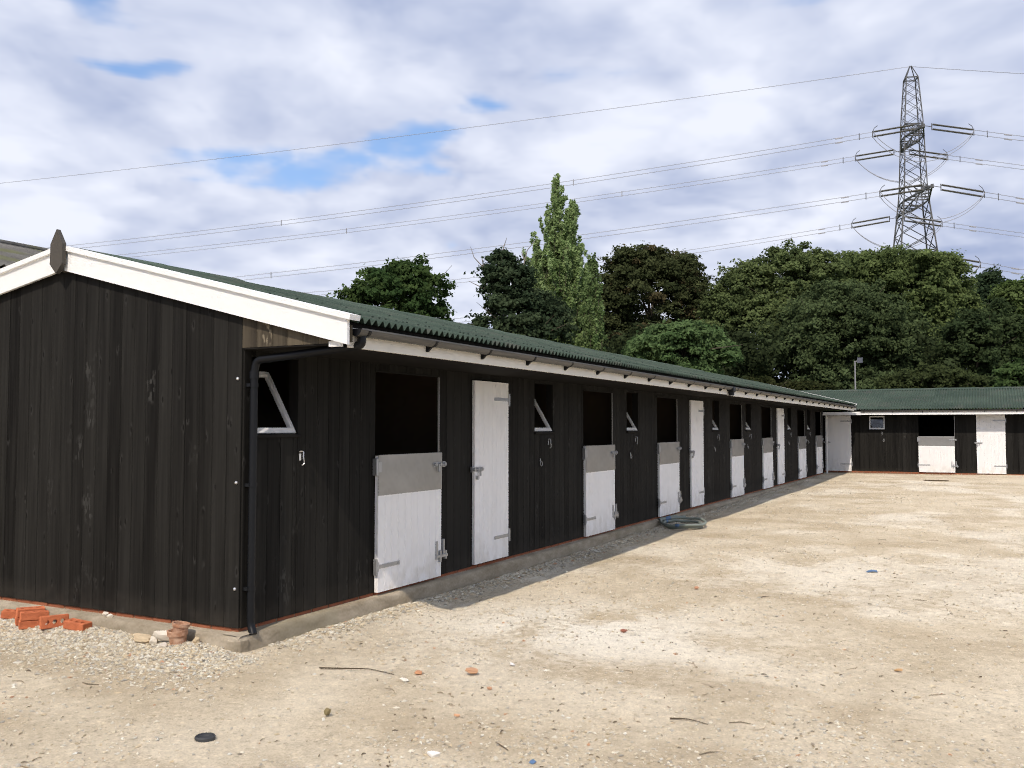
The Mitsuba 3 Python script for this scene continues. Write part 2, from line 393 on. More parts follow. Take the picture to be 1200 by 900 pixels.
def brick_course(parent, fn, u0, u1, z0, z1, d, limit, seed):
    rs = np.random.default_rng(seed); rest = []; u = u0
    while u < u1 - .03:
        e = min(u + .215, u1)
        q = box(u + .004, e - .004, d - .09, d + rs.normal() * .002, z0, z1 + rs.normal() * .0012, .003)
        if e <= limit: put('brick', placed(q, fn), 'brick_clay', parent)
        else: rest.append(q)
        u = e + .004
    if rest: put('brick_course', placed(join(rest), fn), 'brick_clay', parent, kind='stuff')
    put('mortar', placed(box(u0 + .03, u1 - .03, d - .08, d - .008, z0, z1 - .002), fn), 'concrete', parent)

def plinth(parent, fn, u0, u1, top, d, seed, low=-.6):
    n = int((u1 - u0) / .05) + 1
    U = np.linspace(u0, u1, n)
    prof = [(-.08, 0.0), (d * .55, -.002), (d - .02, -.006), (d, -.022), (d + .006, -.06), (d + .012, -.11), (d + .02, -.17), (d + .03, low)]
    V = []
    for k, (e, z) in enumerate(prof):
        p = np.stack([U, np.full(n, e * 7.0), np.full(n, z * 9.0 + seed)], 1)
        w = min(k, 5) / 5
        dz = 0.012 * (meshkit.fbm(p * [2.5, 1, 1], 3, seed) - .5) * 2 * w
        de = 0.022 * (meshkit.fbm(p * [5, 1, 1], 4, seed + 3) - .5) * 2 * w
        V.append(np.stack([U, e + de, top + z + dz * (k < 6)], 1))
    v = np.concatenate(V); i = np.arange(n - 1); f = []
    for k in range(len(prof) - 1):
        a, b = k * n + i, (k + 1) * n + i
        f += [np.stack([a, a + 1, b + 1], 1), np.stack([a, b + 1, b], 1)]
    return put('plinth', placed((v, np.vstack(f)), fn), 'concrete', parent, smooth=35)

def grooved(u0, u1, z0, z1, d0, d1, n):
    """door leaf made of n tongued boards"""
    w = (u1 - u0) / n
    return join([prism(None, [[u, e, z0] for u, e in P], [[u, e, z1] for u, e in P]) for k in range(n)
                 for a, b in [(u0 + k * w, u0 + (k + 1) * w)]
                 for P in [[(a + .0004, d0), (b - .0004, d0), (b - .0004, d1 - .0045), (b - .005, d1), (a + .005, d1), (a + .0004, d1 - .0045)]]])

def strap_hinge(parent, fn, u, z, side, length, d):
    """side +1: strap runs towards +u from the pivot at u"""
    s = side
    q = [box(min(u, u + s * length), max(u, u + s * length), d, d + .006, z - .019, z + .019, .002), box(u - .028 if s > 0 else u + .004, u - .004 if s > 0 else u + .028, d - .03, d + .008, z - .075, z + .075, .002)]
    q.append(xform(trimesh.creation.cylinder(.0085, .085, sections=10), lambda v: v + [u, d + .007, z]))
    for k in (.3, .62, .9):
        q.append(moved(trimesh.creation.icosphere(1, .008), (u + s * length * k, d + .006, z)))
    put('hinge', placed(join(q), fn), 'zinc_fitting', parent)

def bolt(parent, fn, u, z, d, side=1, padlock=False):
    """barrel bolt that shoots across the door edge at u (side +1: frame lies towards +u)"""
    s = side
    def bx(a, b, *r): return box(min(u + s * a, u + s * b), max(u + s * a, u + s * b), *r, .002)
    q = [bx(-.17, -.012, d, d + .005, z - .027, z + .027), bx(.012, .06, d - .025, d + .006, z - .03, z + .03)]
    c = trimesh.creation.cylinder(.0085, .23, sections=10); c.apply_transform(trimesh.transformations.rotation_matrix(np.pi / 2, [0, 1, 0])); c.apply_translation([u - s * .055, d + .016, z])
    q.append((np.array(c.vertices), np.array(c.faces)))
    for k in (-.14, -.05, .035): q.append(bx(k - .012, k + .012, d + .001, d + .029, z - .018, z + .018))
    q.append(bx(-.10, -.082, d + .012, d + .03, z - .075, z + .005))
    if padlock: q += [box(u - s * .03 - .02, u - s * .03 + .02, d + .012, d + .032, z - .115, z - .07, .004), bx(-.034, -.026, d + .02, d + .026, z - .075, z - .01)]
    put('bolt', placed(join(q), fn), 'zinc_fitting', parent)

def kick_bolt(parent, fn, u, z, d):
    q = [box(u - .115, u - .085, d, d + .014, z - .06, z + .13, .002), box(u + .022, u + .05, d - .022, d + .012, z - .05, z + .14, .002),
         box(u - .11, u + .10, d + .004, d + .02, z - .045, z - .015, .002), box(u - .06, u - .03, d, d + .024, z - .09, z + .03, .002), box(u + .055, u + .085, d - .02, d + .018, z - .07, z + .02, .002)]
    put('kick_bolt', placed(join(q), fn), 'zinc_fitting', parent)

def half_door(block, fn, u0, u1, z0, zt, zp, zo):
    """lower leaf of a stable door z0..zt with a metal plate from zp up; open above to zo"""
    k = numbered(block + '__stable_door')
    put('leaf', placed(grooved(u0 - .008, u1 + .004, z0, zt - .004, .004, .042, 10), fn), 'white_paint', k)
    plate = [box(u0 - .010, u1 + .006, .0425, .046, zp, zt + .002), box(u0 - .010, u1 + .006, .0, .0462, zt - .002, zt + .003)]
    put('chew_plate', placed(join(plate), fn), 'galvanised', k)
    q = [box(u0 - .045, u0 - .014, .0, .05, zt - .19, zt - .03, .003), box(u0 - .014, u0 + .035, .044, .053, zt - .16, zt - .06, .002)]
    put('hinge', placed(join(q), fn), 'zinc_fitting', k)
    strap_hinge(k, fn, u0 - .012, z0 + .24, 1, .36, .043)
    bolt(k, fn, u1 + .004, zt - .12, .046)
    kick_bolt(k, fn, u1 + .004, z0 + .24, .043)
    g = numbered(block + '__door_opening')
    put('jamb_strip', placed(box(u1 - .002, u1 + .013, -.012, .006, zt + .004, zo), fn), 'galvanised', g)
    put('head_strip', placed(box(u0 - .012, u1 + .020, -.06, .005, zo + .001, zo + .012), fn), 'shade_wood', g)
    put('reveal', placed(box(u0 - .03, u0 - .001, -.09, -.022, zt, zo), fn), 'shade_wood', g)

def full_door(block, fn, u0, u1, z0, zt, bolt_side):
    k = numbered(block + '__tall_door')
    put('leaf', placed(grooved(u0 - .004, u1 + .004, z0, zt, .004, .04, 8), fn), 'white_paint', k)
    h = u1 + .006 if bolt_side < 0 else u0 - .006
    for z in (zt - .2, z0 + .25):
        strap_hinge(k, fn, h, z, -1 if bolt_side < 0 else 1, .36, .041)
    if bolt_side < 0: bolt(k, fn, u0 - .004, (z0 + zt) / 2 + .03, .041, -1, True)

def hopper(block, fn, u0, u1, z0, z1, tilt):
    """bottom-hung sash, tilted inwards"""
    k = numbered(block + '__window')
    lin = [box(u0, u1, -.10, -.004, z0 - .03, z0 - .002), box(u0, u1, -.10, -.004, z1 + .002, z1 + .02), box(u1 + .002, u1 + .022, -.10, -.004, z0, z1), box(u0 - .022, u0 - .002, -.10, -.004, z0, z1)]
    put('frame', placed(join(lin), fn), 'shade_wood', k)
    put('sill', placed(box(u0 - .03, u1 + .03, -.02, .03, z0 - .035, z0 - .006, .004), fn), 'shade_wood', k)
    w, h, st = u1 - u0 - .012, z1 - z0 - .012, .042
    a, b = u0 + .006, u1 - .006
    sash = [box(a, b, -.036, 0, 0, st + .008, .003), box(a, b, -.036, 0, h - st, h, .003), box(a, a + st, -.0355, -.0005, st, h - st), box(b - st, b, -.0355, -.0005, st, h - st)]
    ca, sa = math.cos(tilt), math.sin(tilt)
    def tip(v):
        d, z = v[:, 1], v[:, 2]
        return np.stack([v[:, 0], -.008 + d * ca - z * sa, z0 + .006 + z * ca + d * sa], 1)
    put('sash', placed(xform(join(sash), tip), fn), 'white_trim', k)
    pane = (np.array([[a + st, -.018, st], [b - st, -.018, st], [b - st, -.018, h - st], [a + st, -.018, h - st]]), np.array([[0, 1, 2], [0, 2, 3]]))
    put('pane', placed(xform(pane, tip), fn), 'glass', k)

def tie_ring(block, fn, u, z, shape=0):
    q = [box(u - .012, u + .012, .0, .006, z - .03, z + .03, .002)]
    if shape == 0:
        q.append(tube(rounded([(u - .015, .008, z + .045), (u + .012, .03, z + .05), (u + .004, .035, z - .01), (u + .02, .035, z - .055), (u - .01, .03, z - .07)], .02), .006, 6))
    else:
        a = np.linspace(0, 2 * np.pi, 15)[:-1]
        q.append(tube(np.stack([u + .03 * np.cos(a), .016 + 0 * a, z - .035 + .03 * np.sin(a)], 1), .005, 6, closed=True))
    put('tie_ring', placed(join(q), fn), 'screw_metal' if u < 1 else 'zinc_fitting', block)

PITCHW = 0.085
def roof_sheet_mesh(fn_map, v0, waves, s0, s1, lift, amp=.022):
    """corrugated sheet: waves across, from slope distance s0 to s1; fn_map(across, along, height)"""
    n = waves * 8 + 3
    A = np.linspace(-.03, waves * PITCHW + .02, n)
    H = amp * np.cos(2 * np.pi * (v0 + A) / PITCHW)
    S = np.linspace(s0, s1, 3)
    def layer(off):
        return np.concatenate([fn_map(v0 + A, np.full(n, s), H + lift + off + .004 * (k == 2)) for k, s in enumerate(S)])
    top, bot = layer(.0035), layer(0)
    v = np.vstack([top, bot]); i = np.arange(n - 1); f = []
    for k in range(2):
        a, b = k * n + i, (k + 1) * n + i
        f += [np.stack([a, a + 1, b + 1], 1), np.stack([a, b + 1, b], 1)]
        f += [np.stack([a + 3 * n, b + 1 + 3 * n, a + 1 + 3 * n], 1), np.stack([a + 3 * n, b + 3 * n, b + 1 + 3 * n], 1)]
    for k in (0, 2):
        a, b = k * n + i, k * n + i + 3 * n
        f += [np.stack([a, b, b + 1], 1), np.stack([a, b + 1, a + 1], 1)]
    return v, np.vstack(f)

def roof_slope(block, fn_map, length, slope_len, seed, nails_to=99):
    per = 11; W = per * PITCHW; cols = int(math.ceil(length / W)); rs = np.random.default_rng(seed)
    for c in range(cols):
        w = per if c < cols - 1 else int((length - c * W) / PITCHW)
        if w < 1: continue
        for r, (a, b) in enumerate([(0, slope_len * .60), (slope_len * .57, slope_len)]):
            put('roof_sheet', roof_sheet_mesh(fn_map, c * W, w, a + rs.normal() * .003 if r == 0 else a, b, .007 * r + .0035 * (c % 2)), 'roof_green', block, smooth=40)
    caps = []
    cap = trimesh.creation.icosphere(subdivisions=1, radius=.0095)
    for s in (.36, 1.25, slope_len * .6 - .06, 2.7):
        for k in range(1, int(min(length, nails_to) / PITCHW)):
            if (k % 2 == 0 and s < 1) or k % 4 == 1:
                q = fn_map(np.array([k * PITCHW]), np.array([s + rs.normal() * .008]), np.array([.030]))
                caps.append((np.array(cap.vertices) + q, np.array(cap.faces)))
    put('roof_nail', join(caps), 'nail_cap', block, kind='stuff')

def ridge_caps(block, fn, length, seed):
    rs = np.random.default_rng(seed); u = 0.0
    while u < length - .1:
        e = min(u + 1.0, length); h = rs.normal() * .004
        P = [(-.17, -.045), (-.06, -.002), (0, .016), (.06, -.002), (.17, -.045), (.17, -.053), (0, .006), (-.17, -.053)]
        a = [[u - .03, d, z + h] for d, z in P]; b = [[e, d, z + h + .008] for d, z in P]
        v = np.array(a + b); f = []
        for i in range(8):
            j = (i + 1) % 8; f += [[i, 8 + i, 8 + j], [i, 8 + j, j]]
        put('ridge_cap', xform((v, np.array(f)), fn), 'roof_green', block, smooth=30)
        u = e

def gutter(block, fn, u0, u1, d, z, r, brackets, joint=2.0):
    """half-round gutter; d,z centre of its rim"""
    a = np.linspace(0, -np.pi, 13)
    out = np.stack([d + r * np.cos(a), z + r * np.sin(a)], 1); inn = np.stack([d + (r - .004) * np.cos(a[::-1]), z + (r - .004) * np.sin(a[::-1])], 1)
    lip = np.array([[d + r + .005, z + .004], [d + r + .005, z - .008]])[::-1]
    prof = np.vstack([lip[1:], lip[:1], out, inn]); n = len(prof)
    def run(a0, a1, P):
        n = len(P); v = np.array([[u, e, h] for u in (a0, a1) for e, h in P]); f = []
        for i in range(n):
            j = (i + 1) % n; f += [[i, j, n + j], [i, n + j, n + i]]
        return v, np.array(f)
    g = numbered(block + '__gutter')
    put('channel', placed(run(u0, u1, prof), fn), 'gutter_plastic', g, smooth=35)
    end = prism(None, [[u0 - .004, d + r * math.cos(t), z + r * math.sin(t)] for t in a], [[u0 + .002, d + r * math.cos(t), z + r * math.sin(t)] for t in a])
    put('stop_end', placed(end, fn), 'black_plastic', g)
    u = u0 + 1.9
    big = np.vstack([np.stack([d + (r + .005) * np.cos(a), z + (r + .005) * np.sin(a)], 1), np.stack([d + (r + .001) * np.cos(a[::-1]), z + (r + .001) * np.sin(a[::-1])], 1)])
    for u in brackets:
        q = [run(u - .014, u + .014, big), box(u - .016, u + .016, d - r - .012, d - r + .012, z - r - .035, z + .0, 0)]
        q.append(prism(None, [[u - .012, d - r - .006, z - r - .04], [u - .012, d - r + .012, z - r - .04], [u - .012, d, z - r - .003], [u - .012, d - r - .006, z - r + .03]],
                       [[u + .012, d - r - .006, z - r - .04], [u + .012, d - r + .012, z - r - .04], [u + .012, d, z - r - .003], [u + .012, d - r - .006, z - r + .03]]))
        put('bracket', placed(join(q), fn), 'black_plastic', g)
    return g

def barge(block, fn, poly, y0, y1, cap_line, c0, c1):
    put('bargeboard', xform(prism(None, [[x, y0, z] for x, z in poly], [[x, y1, z] for x, z in poly]), fn), 'white_trim', block)
    (xa, za), (xb, zb) = cap_line
    n = np.array([-(zb - za), xb - xa]); n /= np.linalg.norm(n)
    if n[1] < 0: n = -n
    P = [(xa, za), (xb, zb), (xb + n[0] * .042, zb + n[1] * .042), (xa + n[0] * .042, za + n[1] * .042)]
    put('barge_capping', xform(prism(None, [[x, c0, z] for x, z in P], [[x, c1, z] for x, z in P]), fn), 'white_trim', block)

# ---- the long block on the left
LONG = thing('stable_block', 'long black boarded stable block with open half doors and lit end gable', 'stable')
LEN = 27.75
RX, RZ, EX = -2.08, 3.10, 1.09                          # ridge x and height (roof underside), eave x
EZ = RZ - ROOF_K * (EX - RX)
halves = [(1.76, 2.87), (6.75, 7.87), (10.02, 11.14), (15.02, 16.12), (18.2, 19.32), (23.04, 24.2), (26.2, 27.3)]
tall = [(3.58, 4.38), (11.93, 12.77), (20.0, 20.84)]
panes = [(.12, .66), (5.18, 5.73), (8.52, 9.04), (13.6, 14.12), (16.52, 17.05), (21.55, 22.06), (24.7, 25.2)]
PZ = 2.12
OPEN = [(a, b, -.1, 2.08) for a, b in halves] + [(a, b, -.1, 2.09) for a, b in tall] + [(a, b, 1.5, PZ) for a, b in panes]
clad(LONG, left_map, .012, LEN, 0.0, lambda u: WOOD_TOP, OPEN, lambda m: m < 6.9, seed=2)
under = lambda x: RZ - .02 - (ROOF_K * (x - RX) if x > RX else .175 * (RX - x))
clad(LONG, gable_map, -3.8, 0.0, 0.0, under, [], lambda m: True, seed=3)
clad(LONG, gable_map, 0.0, 1.06, WOOD_TOP, under, [], lambda m: True, mat='brown_wood', seed=4)
put('corner_board', box(.001, .016, .014, .085, 0.0, WOOD_TOP - .003, .003), 'dark_wood', LONG)
for z in (1.93, 1.12, .30):
    put('screw', moved(trimesh.creation.icosphere(1, .014), (-.035, -.004, z)), 'screw_metal', LONG)
put('rear_wall', box(-3.80, -3.76, .03, LEN, -.2, under(-3.76)), 'inner_timber', LONG)
for k in range(4):
    for y in (3.3, 4.78, 8.25):
        if y + 8.22 * k < LEN: put('partition', box(-3.74, -.03, y + 8.22 * k, y + 8.22 * k + .04, -.2, 2.4), 'inner_timber', LONG)
pl = [(-3.8, -.2), (-.001, -.2), (-.001, WOOD_TOP + .02), (1.0, WOOD_TOP + .02), (1.0, EZ - .03), (RX, RZ - .03), (-3.8, under(-3.8))]
for part in ([pl[0], pl[1], pl[5], pl[6]], [pl[1], pl[2], pl[5]], [pl[2], pl[3], pl[4], pl[5]]):
    put('end_wall', prism(None, [[x, LEN - .04, z] for x, z in part], [[x, LEN - .005, z] for x, z in part]), 'shade_wood', LONG)
put('floor_slab', box(-3.7, -.05, .1, LEN - .1, -.3, -.03), 'concrete', LONG)
put('soffit', box(.004, 1.0, .005, LEN - .01, WOOD_TOP - .012, WOOD_TOP + .006), 'shade_wood', LONG)
put('soffit_batten', box(.88, .985, -.03, .004, WOOD_TOP - .03, WOOD_TOP + .01), 'white_trim', LONG)
for a, b in ((.03, 10.86), (10.9, 19.3), (19.302, LEN)):
    put('fascia', box(1.0, 1.024, a, b, WOOD_TOP - .035 - .012 * (a > 5), EZ - .025), 'cream_paint', LONG)
for a, b in halves: half_door(LONG, left_map, a, b, 0.0 if a < 20 else .02, 1.285, .905, 2.08)
for a, b in tall: full_door(LONG, left_map, a, b, .02, 2.08, -1)
for i, (a, b) in enumerate(panes): hopper(LONG, left_map, a, b, 1.5, PZ, math.radians(31))
for i, (a, b) in enumerate(panes):
    tie_ring(LONG, left_map, (a + b) / 2 + (.30 if i == 0 else .12), 1.30 if i == 0 else 1.35, 0)
    if i: tie_ring(LONG, left_map, (a + b) / 2 - .12, 1.12, 1)
L2 = math.hypot(EX - RX, EZ - RZ)
def slope_map(across, along, h):
    c = (EX - RX) / L2; s = ROOF_K * c
    return np.stack([EX - along * c + h * s, across + 0.0, EZ + along * s + h * c + .024], 1)
put('eave_shade_strip', box(.95, 1.02, .02, LEN - .02, EZ - .022, EZ + .012), 'shade_wood', LONG)  # added dark strip, stands in for shade in the gaps under the sheets
roof_slope(LONG, slope_map, LEN, L2 - .05, 5)
def rear_map(across, along, h):
    return np.stack([RX - .02 - along, across, RZ - .175 * along + h + .012], 1)
put('rear_roof', roof_sheet_mesh(rear_map, 0, int(LEN / PITCHW) - 1, 0, 2.0, 0), 'roof_green', LONG)
ridge_caps(LONG, lambda v: np.stack([RX - v[:, 1], v[:, 0] + .05, v[:, 2] + RZ + .045], 1), LEN - .1, 6)
for y0, y1, c0, c1 in ((-.062, -.034, -.088, .035), (LEN + .002, LEN + .03, LEN - .06, LEN + .05)):
    e = lambda x: RZ + .020 - (ROOF_K * (x - RX) if x > RX else .175 * (RX - x))
    barge(LONG, lambda v: v, [(RX + .001, e(RX)), (RX + .001, e(RX) - .18), (EX - .018, e(EX) - .180), (EX - .018, e(EX - .018))], y0, y1, ((RX + .001, e(RX)), (EX + .020, e(EX + .020))), c0, c1)
    barge(LONG, lambda v: v, [(RX - .001, e(RX)), (RX - .001, e(RX) - .18), (-4.0, e(-4.0) - .18), (-4.0, e(-4.0))], y0, y1, ((RX - .001, e(RX)), (-4.05, e(-4.05))), c0, c1)
    # thin bead along the lower edge
put('finial', prism(None, [[RX - .08, -.125, 2.985], [RX + .0, -.125, 2.90], [RX + .08, -.125, 2.985], [RX + .08, -.125, 3.165], [RX, -.125, 3.295], [RX - .08, -.125, 3.165]],
                    [[RX - .08, -.085, 2.985], [RX + .0, -.085, 2.90], [RX + .08, -.085, 2.985], [RX + .08, -.085, 3.165], [RX, -.085, 3.295], [RX - .08, -.085, 3.165]]), 'finial_wood', LONG)
put('finial_post', box(RX - .03, RX + .03, -.09, .02, 2.93, 3.12), 'finial_wood', LONG)
gutter(LONG, left_map, .03, LEN - .03, 1.078, 2.268, .052, [.14 + .925 * k for k in range(30)])
dp = numbered(LONG + '__downpipe')
put('pipe', tube(rounded([(1.075, .11, 2.225), (1.075, .11, 2.155), (.085, .075, 2.075), (.062, .072, 1.98), (.062, .072, .02), (.10, .06, -.045)], .07, 6), .031, 14), 'black_plastic', dp, smooth=40)
for z in (1.88, 1.10, .30):
    put('pipe_clip', join([tube([(.062, .072, z - .016), (.062, .072, z + .016)], .036, 14), box(.012, .062, .03, .115, z - .013, z + .013)]), 'black_plastic', dp, smooth=40)
put('pipe_collar', tube([(.062, .072, 1.93), (.062, .072, 1.99)], .037, 14), 'black_plastic', dp, smooth=40)
put('gutter_outlet', join([tube([(1.083, 10.9, 2.23), (1.083, 10.9, 2.12)], .05, 12), box(1.025, 1.145, 10.82, 10.98, 2.19, 2.275, .01)]), 'black_plastic', LONG)
brick_course(LONG, left_map, .016, LEN, -.06, -.004, -.016, 6.5, 21)
brick_course(LONG, gable_map, -3.8, -.016, -.06, -.004, -.016, 99, 22)
plinth(LONG, left_map, -.09, LEN, -.030, .095, 3)
put('plinth_corner', box(-.02, .116, -.120, .02, -.6, -.040, .03), 'concrete', LONG)
plinth(LONG, gable_map, -3.9, .10, -.032, .10, 4)

# ---- the block across the far end of the yard
FARB = thing('stable_block', 'far black stable block facing the camera across the end of the yard', 'stable')
FX0, FX1, FE, FZ0 = -.13, 15.0, 28.08, .045
fk = .245; FRY, FRZ = 31.25, 2.925
FEZ = FRZ - fk * (FRY - FE)
fopen = [(-.07, .79, 0, 1.99), (1.38, 1.90, 1.49, 1.97), (2.96, 4.06, 0, 1.95), (4.72, 5.56, 0, 1.99), (9.2, 10.3, 0, 1.95)]
clad(FARB, far_map, FX0, FX1, FZ0, lambda u: 2.06, fopen, lambda m: False, seed=8)
full_door(FARB, far_map, -.07, .79, .03, 1.98, -1)
full_door(FARB, far_map, 4.72, 5.56, .04, 1.985, -1)
half_door(FARB, far_map, 2.96, 4.06, .05, 1.265, .935, 1.95)
half_door(FARB, far_map, 9.2, 10.3, .05, 1.265, .935, 1.95)
hopper(FARB, far_map, 1.38, 1.90, 1.49, 1.97, math.radians(6))
tie_ring(FARB, far_map, 1.80, 1.36, 0); tie_ring(FARB, far_map, 1.86, 1.14, 1)
put('rear_wall', box(-4.2, FX1, 33.6, 33.66, -.1, 2.25), 'shade_wood', FARB)
for x in (-4.2, 2.4, 6.2, 9.0, FX1 - .04):
    put('partition', box(x, x + .04, FAR_Y + .05, 33.58, -.1, 2.3), 'shade_wood', FARB)
put('side_wall', box(-4.2, FX0 - .01, FAR_Y, FAR_Y + .03, -.1, 2.1), 'shade_wood', FARB)
put('floor_slab', box(-4.1, FX1, FAR_Y + .03, 33.6, -.3, .01), 'concrete', FARB)
put('soffit', box(-.1, FX1, FE + .05, FAR_Y - .003, 2.045, 2.06), 'shade_wood', FARB)
put('fascia', box(-.1, FX1, FE + .03, FE + .05, 1.985, 2.095), 'white_trim', FARB)
L3 = math.hypot(FRY - FE, FRZ - FEZ)
def far_slope(across, along, h):
    c = (FRY - FE) / L3; s = fk * c
    return np.stack([across - 4.2, FE + along * c - h * s, FEZ + along * s + h * c + .024], 1)
roof_slope(FARB, far_slope, 19.2, L3 - .04, 9, nails_to=12)
def far_rear(across, along, h):
    return np.stack([across - 4.2, FRY + .02 + along, FRZ - .245 * along + h + .012], 1)
put('rear_roof', roof_sheet_mesh(far_rear, 0, int(19.2 / PITCHW), 0, 2.6, 0), 'roof_green', FARB)
ridge_caps(FARB, lambda v: np.stack([v[:, 0] - 4.2, FRY + v[:, 1], v[:, 2] + FRZ + .045], 1), 19.2, 10)
gutter(FARB, far_map, 1.2, FX1, FAR_Y - FE - .01, 2.125, .045, [1.3 + .92 * k for k in range(15)])
wp = put('downpipe', tube([(.035, 28.25, -.05), (.035, 28.25, 1.98), (.06, 28.12, 2.06)], .032, 12), 'white_trim', FARB, smooth=40, label='white plastic downpipe in the corner of the two blocks')
brick_course(FARB, far_map, FX0, FX1, -.02, FZ0 - .003, -.008, 7.0, 23)
plinth(FARB, far_map, FX0, FX1, -.022, .05, 6)

# ------------------------------------------------------------------ barn behind, lamp pole
BARN = thing('barn', 'tall barn behind the gable with weathered grey brown sheet roof', 'barn')
put('wall', box(-23.9, -13.6, -11.5, 23.5, -.3, 4.9), 'shade_wood', BARN)
def corr(x0, z0, x1, z1, y0, y1):
    n = int((y1 - y0) / .0375) + 1
    Y = np.linspace(y0, y1, n); h = .027 * np.cos(2 * np.pi * Y / .15)
    V = np.concatenate([np.stack([np.full(n, x0), Y, z0 + h], 1), np.stack([np.full(n, x1), Y, z1 + h], 1), np.stack([np.full(n, x0), Y, z0 + h - .01], 1), np.stack([np.full(n, x1), Y, z1 + h - .01], 1)])
    i = np.arange(n - 1)
    f = np.vstack([np.stack([i, i + 1, n + i + 1], 1), np.stack([i, n + i + 1, n + i], 1), np.stack([2 * n + i, 3 * n + i + 1, 2 * n + i + 1], 1), np.stack([2 * n + i, 3 * n + i, 3 * n + i + 1], 1)])
    return V, f
rf = numbered(BARN + '__roof')
put('roof_slope', corr(-13.1, 4.95, -18.7, 6.58, -12, 24), 'barn_sheet', rf, smooth=40)
put('roof_slope', corr(-24.3, 4.95, -18.7, 6.58, -12, 24), 'barn_sheet', rf, smooth=40)
put('ridge_roll', tube([(-18.7, -12, 6.6), (-18.7, 24, 6.6)], .09, 10), 'barn_sheet', rf, smooth=40)

LP = thing('lamp_pole', 'thin pale pole with small square floodlight rising behind the far roof', 'lamp post')
put('pole', tube([(.23, 34.6, -.1), (.23, 34.6, 4.3)], .032, 10), 'pole_grey', LP, smooth=40)
put('floodlight', moved(join([box(-.03, .04, -.09, .09, -.09, .09, .01), box(.04, .06, -.11, .11, -.11, .11, .008)]), (.42, 34.58, 4.32), rz=-1.3, ry=.15), 'lamp_grey', LP)
put('lamp_arm', beam((.23, 34.6, 4.27), (.42, 34.58, 4.32), .035), 'pole_grey', LP)

# ------------------------------------------------------------------ pylon and power lines
Rh, Fh = np.array([math.cos(YAW), math.sin(YAW)]), np.array([-math.sin(YAW), math.cos(YAW)])
PC = np.array([-3.2343, 123.3168])
ax_a = -.169 * Rh - 1.016 * Fh; ax_a /= np.linalg.norm(ax_a)                     # along the crossarms, towards the yard
ax_b = np.array([ax_a[1], -ax_a[0]]); ax_b = ax_b if ax_b @ Rh > 0 else -ax_b    # along the line
PY = thing('pylon', 'tall steel lattice electricity pylon rising behind the trees', 'pylon')
ZW = [(-1, 9.2), (0, 9.0), (13, 6.6), (25, 4.2), (31, 3.0), (33, 2.75), (41.4, 2.2), (47.2, 1.45), (48.9, .16)]
def pw(z): return float(np.interp(z, [a for a, _ in ZW], [b for _, b in ZW]))
def pp(i, z):
    sa, sb = [(1, 1), (1, -1), (-1, -1), (-1, 1)][i % 4]
    q = PC + (ax_a * sa + ax_b * sb) * pw(z) / 2
    return np.array([q[0], q[1], z])
for i in range(4):
    put('leg', join([beam(pp(i, a), pp(i, b), .19 if a < 31 else .135 if a < 46 else .095) for (a, _), (b, _) in zip(ZW, ZW[1:])]), 'pylon_steel', PY)
levels = [0, 6.5, 12.5, 17.5, 21.5, 24.2, 26.6, 28.8, 30.8, 32.6, 34.4, 36.1, 37.7, 39.3, 40.9, 42.4, 43.8, 45.1, 46.2, 47.2]
for a, b in zip(levels, levels[1:]):
    w = .095 if a < 30 else .068 if a < 40 else .048
    for i in range(4):
        put('brace', beam(pp(i, a), pp(i + 1, b), w), 'pylon_steel', PY)
        put('brace', beam(pp(i + 1, a), pp(i, b), w), 'pylon_steel', PY)
for z in (12.5, 21.5, 24.2, 30.8, 32.6, 39.3, 40.9, 47.2):
    for i in range(4): put('strut', beam(pp(i, z), pp(i + 1, z), .13), 'pylon_steel', PY)
dL = -Rh + .2 * Fh; dL /= np.linalg.norm(dL); dR = Rh - .1 * Fh; dR /= np.linalg.norm(dR)
def along(P, z, d, s, m, k, off=0.0):
    q = P + d * s
    return np.array([q[0], q[1], z - m * s + k * s * s + off])
def insulator(p, q):
    p, q = np.asarray(p, float), np.asarray(q, float); L = np.linalg.norm(q - p); n = 34
    prof = []
    for k in range(n):
        z = L * k / n
        prof += [(.08, z), (.135, z + L / n * .3), (.135, z + L / n * .6), (.08, z + L / n * .85)]
    prof = [(0, 0)] + prof + [(.05, L), (0, L)]
    m = trimesh.creation.revolve(np.array(prof), sections=8)
    m.apply_transform(trimesh.geometry.align_vectors([0, 0, 1], (q - p) / L)); m.apply_translation(p)
    return np.array(m.vertices), np.array(m.faces)
TIPS = [('1n', 5.3, 39.25, (.1225, .00028), (.176, .0004)), ('1f', -5.3, 39.25, (.1151, .00025), (.181, .0004)), ('2n', 8.5, 30.8, (.1169, .00027), (.205, .0004)),
        ('2f', -8.5, 30.8, (.1499, .00064), (.176, .0004)), ('3n', 6.5, 22.6, (.128, .0003), (.20, .0004)), ('3f', -6.5, 21.9, (.135, .0004), (.18, .0004))]
names = {'1n': 'upper near', '1f': 'upper far', '2n': 'middle near', '2f': 'middle far', '3n': 'lower near', '3f': 'lower far'}
order_l = {'1n': 'second highest pair of cables left of the pylon, just under the lone top wire', '1f': 'third highest pair of cables left of the pylon, passing behind the poplar top',
           '2n': 'fourth highest pair of cables left of the pylon, meeting its middle crossarm', '2f': 'fifth highest pair of cables left of the pylon, passing over the brown tree',
           '3n': 'faint low pair of cables left of the pylon, seen beside the leftmost trees', '3f': 'lowest pair of cables left of the pylon, hidden mostly by trees'}
order_r = {'1n': 'highest pair of cables right of the pylon, from its top crossarm', '1f': 'second pair of cables from the top right of the pylon', '2n': 'third pair of cables from the top right of the pylon',
           '2f': 'fourth pair of cables from the top right of the pylon', '3n': 'fifth pair of cables right of the pylon, low above the treetops', '3f': 'lowest pair of cables right of the pylon, behind the treetops'}
